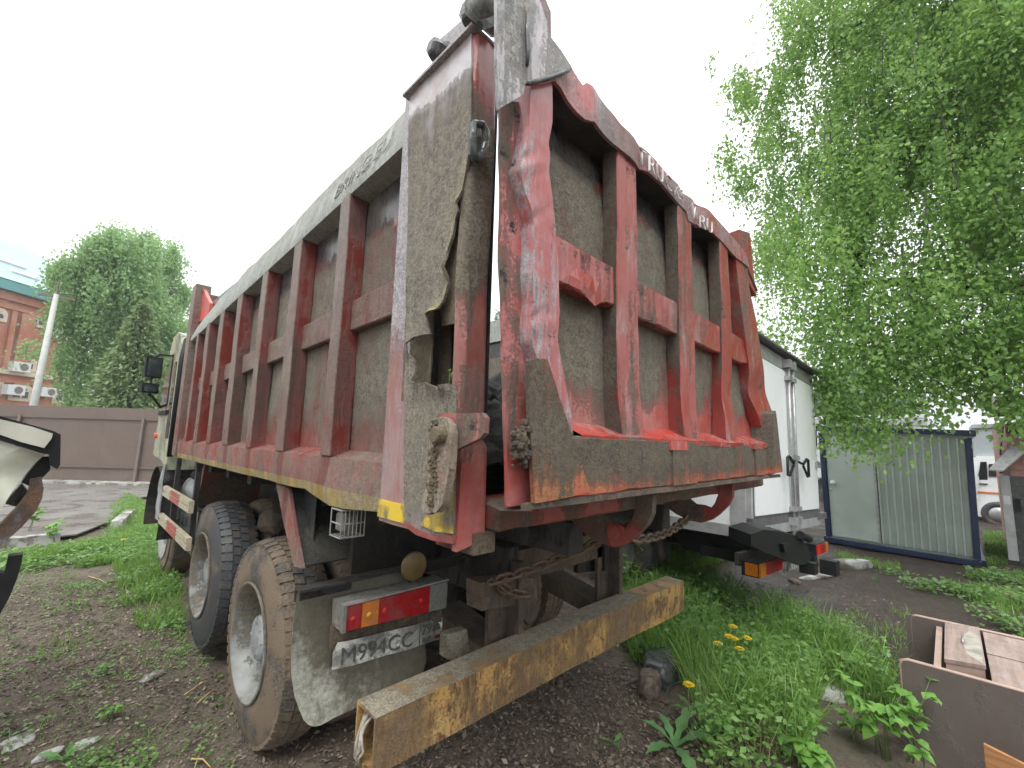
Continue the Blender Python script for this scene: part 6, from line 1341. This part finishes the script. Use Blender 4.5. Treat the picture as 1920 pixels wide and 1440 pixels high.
litter('yard_litter', region([(1280, 1090), (1600, 1090), (1690, 1140), (1690, 1290), (1480, 1170)], 900), .03, 'litter', 'sparse litter on the dark trodden earth at right')
b = nb(); 
for (x, y) in region([(1190, 1240), (1260, 1270), (1310, 1400), (1330, 1470), (700, 1470), (900, 1250)], 420)+region(SG, 160)+region([(560, 1300), (900, 1250), (1150, 1240), (1000, 1200), (850, 1200)], 150):
    r_ = .006+.02*random.random()**3; m_ = Matrix.Translation((x, y, zg(x, y)+r_*.3)) @ Matrix.Rotation(random.random()*6, 4, 'Z') @ Matrix.Diagonal((1, .6+.6*random.random(), .6, 1)); bmesh.ops.create_icosphere(b, subdivisions=1, radius=r_, matrix=m_)
warp(b, lambda p: (random.uniform(-.003, .003),)*3); M['clod'] = plain('soil_clod', (.12, .092, .07), .9, var=.5, scale=30); o = fin(b, 'soil_clods', M['clod']); o['kind'] = 'stuff'; tag(o, 'small crumbled soil clods and stones around the bumper', 'soil')
def stone(px, py, sx, sy, sz, label, mat='concrete', name='stone', cat='stone', rot=0.0, sink=.3):
    p = Gp(px, py); b = nb(); bmesh.ops.create_icosphere(b, subdivisions=3, radius=1); sd = px
    warp(b, lambda q_: tuple(q_*(.22*fbm(q_.x*1.6+sd, q_.y*1.6, q_.z*1.6)+.06*fbm(q_.x*6, q_.y*6+sd, q_.z*6))))
    for v in b.verts:
        v.co.z = min(v.co.z, .55)
    b.transform(Matrix.Translation(p+V((0, 0, sz*(.5-sink)))) @ Matrix.Rotation(rot, 4, 'Z') @ Matrix.Diagonal((sx, sy, sz, 1))); return tag(fin(b, name, M[mat], loc=p, autos=.7), label, cat)
stone(288, 1271, .10, .045, .03, 'pale grey shard lying on the soil near the rear wheel', rot=.6)
stone(90, 1418, .06, .04, .02, 'pale flat shard at the lower left corner', rot=.4)
stone(160, 1395, .06, .04, .016, 'flat grey stone half buried in soil at lower left', rot=.2)
stone(30, 1395, .09, .07, .02, 'grey stone half buried at the far lower left', rot=.9)
stone(1575, 1305, .28, .07, .07, 'pale concrete slab half buried beside the right grass', rot=-.95)
stone(1240, 1270, .20, .12, .15, 'black broken lump half buried under the bumper end', 'steel_dark', 'broken_lump', 'lump', rot=.4, sink=.1)
stone(1218, 1300, .10, .07, .12, 'dark soil clod standing below the bumper end', 'clod', 'soil_clod', 'soil', rot=.2, sink=.0)
stone(1598, 1062, .10, .32, .13, 'grey concrete block at the foot of the cabin door', 'concrete', 'concrete_block', 'block', rot=.9)
stone(1490, 1090, .08, .06, .035, 'small pale rubble piece on the dark earth', 'clod', rot=.4)
stone(1535, 1082, .45, .05, .04, 'long grey kerb piece lying by the box truck', 'concrete', 'kerb_piece', 'kerb', rot=-.35)
stone(1890, 1122, .12, .09, .09, 'reddish brick lump in the grass at right', 'pinkbrick', 'brick_lump', 'brick', rot=.5)
def stick(a, c, r, label):
    p, q_ = Gp(*a), Gp(*c); b = nb(); m_ = p.lerp(q_, .5)+V((0, 0, .012)); tube(b, [p+V((0, 0, .012)), m_+V((.01, .01, .01)), q_+V((0, 0, .012))], [r, r*.9, r*.5], 5); tag(fin(b, 'twig', M['clod' if r > .005 else 'wood_e'], loc=p, smooth=True), label, 'twig')
stick((1360, 1080), (1468, 1142), .004, 'thin pale cord lying on the dark trodden earth')
stick((110, 1262), (178, 1240), .007, 'dark twig lying on the weedy soil at left')
stick((345, 1310), (405, 1272), .004, 'pale stalk lying beside the rear wheel'); stick((368, 1323), (408, 1295), .004, 'second pale stalk nearer the camera beside the rear wheel')
stick((358, 1430), (395, 1440), .005, 'short pale stick at the bottom edge left of the wheel'); stick((165, 1083), (205, 1100), .005, 'bent dry stalk on the soil near the grass strip')
b = nb(); c_ = Gp(1172, 1062)+V((0, 0, .18)); 
for rr_ in (.10, .17): tube(b, [c_+V((rr_*math.cos(a), .04*math.cos(a), rr_*math.sin(a))) for a in [2*math.pi*i/20 for i in range(21)]], .022, 6, cap=False)
tag(fin(b, 'hose_coil', M['ac'], loc=c_, smooth=True), 'white coil lying in the grass behind the tailgate hooks', 'coil')

# ================================================================== individual plants
def leaf_mesh(name, L, W, kind, mat):
    b = nb(); n = 7; rows = []
    for i in range(n+1):
        t = i/n
        if kind == 'ovate': w = W*.5*(math.sin(math.pi*t**.75))**.9*(1+.08*(i % 2))
        else: w = W*.5*(.25+.75*math.sin(math.pi*t**1.3))*(1 if i % 2 else .55)
        if i == n: w = .0006
        z = .10*L*math.sin(t*2.6)-.22*L*t*t; rows.append([b.verts.new(V((L*t, -w, z+.18*w))), b.verts.new(V((L*t, 0, z))), b.verts.new(V((L*t, w, z+.18*w)))])
    for r0, r1 in zip(rows, rows[1:]):
        for k_ in range(2): b.faces.new([r0[k_], r0[k_+1], r1[k_+1], r1[k_]])
    me = bpy.data.meshes.new(name); b.to_mesh(me); b.free(); me.materials.append(M[mat])
    for p in me.polygons: p.use_smooth = True
    return me
def plmat(n, c):
    k = N(n, .4, 0, .4); f = k.noise(25, 4); k.col(k.mix(k.ramp(f, .3, .7), [v*.8 for v in c], [v*1.15 for v in c])); tn = k.n.new('ShaderNodeBsdfTranslucent'); tn.inputs[0].default_value = (c[0]*1.6, c[1]*1.6, c[2]*.9, 1)
    ms = k.n.new('ShaderNodeMixShader'); ms.inputs[0].default_value = .3; k.L(k.b.outputs[0], ms.inputs[1]); k.L(tn.outputs[0], ms.inputs[2]); k.L(ms.outputs[0], k.n['Material Output'].inputs[0]); return k.m
M['lp1'] = plmat('bright_leaf', (.17, .34, .07)); M['lp2'] = plmat('deep_leaf', (.12, .26, .07)); M['lp3'] = plmat('blue_green_leaf', (.13, .27, .10)); M['stem'] = plain('green_stem', (.10, .15, .045), .6); M['dand'] = plain('dandelion_yellow', (.80, .56, .015), .6, var=.15, scale=80)
LM = {'ov1': leaf_mesh('leaf_shape', .095, .060, 'ovate', 'lp1'), 'ov2': leaf_mesh('leaf_shape', .095, .062, 'ovate', 'lp2'), 'lob': leaf_mesh('leaf_shape', .20, .062, 'lobed', 'lp3'), 'lob2': leaf_mesh('leaf_shape', .14, .045, 'lobed', 'lp2'), 'big': leaf_mesh('leaf_shape', .13, .10, 'ovate', 'lp1')}
def put_leaf(par, base, p, az, pitch, me, sc, roll=0.0):
    o = bpy.data.objects.new('leaf', me); scene.collection.objects.link(o); o.parent = par
    o.matrix_local = Matrix.Translation(V(p)-base) @ Matrix.Rotation(az, 4, 'Z') @ Matrix.Rotation(-pitch, 4, 'Y') @ Matrix.Rotation(roll, 4, 'X') @ Matrix.Scale(sc, 4); return o
def bush(px, py, h, nst, nl, me, label, sc=1.0, lean=.35, name='leafy_weed', tri=True, p=None, spread=.04):
    p = p or Gp(px, py); root = thing(name, label, 'plant', tuple(p), None); b = nb()
    for s in range(nst):
        a = random.random()*6.28; hh = h*random.uniform(.7, 1.05); tip = p+V((math.cos(a)*lean*hh, math.sin(a)*lean*hh, hh)); mid = p+V((math.cos(a)*lean*hh*.3, math.sin(a)*lean*hh*.3, hh*.55)); st = p+V((random.uniform(-spread, spread), random.uniform(-spread, spread), -.02)); tube(b, [st, mid, tip], [.004, .003, .0015], 5)
        for k_ in range(nl):
            t = .35+.65*(k_+1)/nl; q_ = st.lerp(mid, min(1, t*2)) if t < .5 else mid.lerp(tip, (t-.5)*2); az = a+k_*2.4+random.uniform(-.4, .4); put_leaf(root, p, q_, az, random.uniform(-.6, .2), LM[me], sc*random.uniform(.75, 1.15), random.uniform(-.4, .4))
            if tri:
                for da in (-.9, .9): put_leaf(root, p, q_+V((.02*math.cos(az), .02*math.sin(az), 0)), az+da, random.uniform(-.4, .3), LM[me], sc*random.uniform(.6, .85), random.uniform(-.4, .4))
    fin(b, 'stem', M['stem'], root, smooth=True); return root
bush(0, 0, .36, 6, 4, 'ov1', 'leafy raspberry like plant in front of the brown cabinet side', 1.0, p=V((1.28, -.40, zg(1.28, -.40))))
bush(0, 0, .40, 3, 4, 'ov1', 'single leafy shoot leaning against the brown cabinet side', .8, p=V((1.33, -.52, zg(1.33, -.52))))
bush(0, 0, .30, 2, 3, 'ov1', 'small round leaved plant at the wooden board corner', .8, p=V((1.18, -.60, zg(1.18, -.60))))
bush(1590, 1275, .20, 3, 3, 'ov1', 'bright leafy plant beside the half buried concrete slab', .95)
bush(1415, 1185, .26, 4, 3, 'big', 'bright drooping seedling above the yellow dandelions', .62)
bush(1440, 1360, .20, 3, 3, 'big', 'yellow green broad leaved plant in the lower right grass', .7)
bush(1500, 1400, .18, 3, 3, 'ov1', 'leafy plant right of the broad leaved one in lower grass', .9)
bush(1520, 1450, .16, 3, 3, 'big', 'pale green plant at the bottom edge of the right grass', .8)
bush(1215, 1110, .60, 3, 6, 'ov2', 'tall dark leaved shoot standing behind the bumper end', 1.25, .12)
bush(1180, 1120, .42, 3, 5, 'ov1', 'bright leafy shoot close to the right beam bracket', 1.0, .2)
for (px, py, h_, k_, s_, lb) in ((1330, 1160, .30, 'ov2', .8, 'leafy weed just right of the bumper end'), (1300, 1230, .26, 'ov1', .75, 'leafy weed left of the dandelion cluster'), (1450, 1240, .24, 'ov2', .85, 'broad leafy weed right of the dandelion cluster'),
        (1500, 1310, .22, 'ov1', .85, 'leafy weed between the dandelions and the concrete slab'), (1350, 1400, .20, 'ov2', .8, 'leafy weed near the toothed rosette at the bottom'), (1530, 1260, .22, 'lob2', .7, 'toothed leafy weed beside the trodden earth')):
    bush(px, py, h_, 5, 4, k_, lb, s_, .4)
bush(1560, 1230, .16, 4, 3, 'big', 'yellow green low plant right of the dandelion cluster', .6)
bush(1660, 1290, .16, 4, 3, 'ov1', 'small bright plant between the slab and the cabinet corner', .8)
bush(1600, 1390, .15, 4, 3, 'ov1', 'low leafy plant left of the raspberry like plant', .8)
bush(1470, 1420, .15, 4, 3, 'ov2', 'deep green leafy weed at the lower edge of the tall grass', .8)
bush(1390, 1290, .20, 4, 3, 'ov2', 'dark leafy weed in the middle of the tall grass', .7)
bush(1200, 1235, .16, 3, 3, 'ov2', 'small dark leaved plant below the bumper', .7)
bush(1650, 1240, .16, 3, 3, 'ov1', 'low leafy plant between the dark earth and the cabinet', .7)
bush(1480, 1210, .22, 4, 4, 'ov2', 'dark green weed at the edge of the trodden earth', .7)
bush(0, 0, .05, 2, 1, 'ov1', 'tiny seedling sprouting from the torn hole in the post', .22, .3, 'seedling', False, p=SL(843, 722, -1.29), spread=.004)
def rosette(px, py, n, me, label, sc=1.0, flower=None, name='dandelion', fh=.2, px2=None):
    p = Gp(px, py); root = thing(name, label, 'plant', tuple(p)); 
    for k_ in range(n): put_leaf(root, p, p+V((0, 0, .01)), k_*6.28/n+random.uniform(-.3, .3), random.uniform(.15, .7), LM[me], sc*random.uniform(.8, 1.15), random.uniform(-.3, .3))
    if flower:
        top = onp(flower[0], flower[1], 1, p.y) if False else None
        t = p+V((random.uniform(-.02, .02), random.uniform(-.02, .02), fh)); b = nb(); tube(b, [p, p.lerp(t, .5)+V((.01, 0, 0)), t], .003, 5); fin(b, 'stem', M['stem'], root, smooth=True)
        b = nb(); n2 = 46
        for i in range(n2):
            r_ = .004+.017*math.sqrt((i+.5)/n2); a = i*2.4; c_ = t+V((r_*math.cos(a)*.4, r_*math.sin(a)*.4, .006)); e_ = t+V((r_*1.25*math.cos(a), r_*1.25*math.sin(a), .012-.012*(r_/.021)**2)); s_ = V((-math.sin(a), math.cos(a), 0))*.0028
            b.faces.new([b.verts.new(c_-s_), b.verts.new(e_-s_), b.verts.new(e_+s_), b.verts.new(c_+s_)])
        fin(b, 'flower_head', M['dand'], root)
    return root
def dand(px, py, h, label, n=5, sc=.8):
    # the head stands at the height h above the ground
    z = h+.02; p = onp(px, py, 2, z); 
    g_ = V((p.x, p.y, zg(p.x, p.y))); c = ray(0, 0)
    root = thing('dandelion', label, 'flower', tuple(g_)); t = V((p.x, p.y, z))
    for k_ in range(n): put_leaf(root, g_, g_+V((0, 0, .01)), k_*6.28/n+random.uniform(-.3, .3), random.uniform(.3, .9), LM['lob2'], sc*random.uniform(.8, 1.15), random.uniform(-.3, .3))
    b = nb(); tube(b, [g_, g_.lerp(t, .5)+V((.01, .008, 0)), t], .003, 5); fin(b, 'stem', M['stem'], root, smooth=True)
    b = nb(); n2 = 60
    for i in range(n2):
        r_ = .004+.025*math.sqrt((i+.5)/n2); a = i*2.4; c_ = t+V((r_*math.cos(a)*.35, r_*math.sin(a)*.35, .004)); e_ = t+V((r_*1.25*math.cos(a), r_*1.25*math.sin(a), .016-.015*(r_/.029)**2)); s_ = V((-math.sin(a), math.cos(a), 0))*.003
        b.faces.new([b.verts.new(c_-s_), b.verts.new(e_-s_), b.verts.new(e_+s_), b.verts.new(c_+s_)])
    fin(b, 'flower_head', M['dand'], root)
dand(1291, 1284, .26, 'lone yellow dandelion in front of the black broken lump')
dand(1346, 1207, .28, 'leftmost yellow dandelion of the cluster in the grass'); dand(1367, 1194, .30, 'upper yellow dandelion in the middle of the cluster'); dand(1376, 1198, .29, 'dandelion touching the upper one on its right side')
dand(1387, 1217, .27, 'lowest yellow dandelion of the cluster, open towards the camera'); dand(1401, 1197, .29, 'rightmost half closed dandelion of the cluster'); dand(1374, 1175, .30, 'highest small dandelion of the cluster, below the seedling')
dand(232, 1012, .20, 'yellow dandelion in the grass strip at left', 3); 
rosette(1265, 1405, 6, 'lob', 'large toothed rosette at the bottom edge right of the bumper', 1.25, name='thistle_rosette')
rosette(1300, 1345, 5, 'lob2', 'small toothed rosette below the lone dandelion', 1.0, name='thistle_rosette')
rosette(1185, 1215, 6, 'lob', 'toothed rosette hanging over the soil edge under the bumper', .7, name='thistle_rosette')
rosette(1150, 1400, 3, 'lob2', 'narrow green shoot in the soil by the bottom edge', .7, name='thistle_rosette')
rosette(120, 1425, 5, 'lob2', 'pale green rosette at the bottom edge near lower left shards', .8, name='thistle_rosette')
bush(52, 1005, .42, 3, 4, 'big', 'young leafy plant growing at the kerb near the wreck', .8, .25)
bush(100, 1022, .34, 3, 4, 'big', 'low leafy plant at the kerb to the right of the young one', .75, .3)
bush(205, 1355, .10, 3, 3, 'ov1', 'small bright seedling on the soil left of the rear wheel', .45)
# damp air: thin mist over the yard
hz = nb(); box(hz, -460, 460, -460, 460, -1.6, 24); hm = bpy.data.materials.new('mist'); hm.use_nodes = True; hm.node_tree.nodes.clear()
_o = hm.node_tree.nodes.new('ShaderNodeOutputMaterial'); _v = hm.node_tree.nodes.new('ShaderNodeVolumePrincipled'); _v.inputs['Color'].default_value = (.95, .97, 1, 1); _v.inputs['Density'].default_value = .0015; _v.inputs['Anisotropy'].default_value = .2
hm.node_tree.links.new(_v.outputs[0], _o.inputs['Volume']); hzo = fin(hz, 'haze', hm); hzo['kind'] = 'stuff'
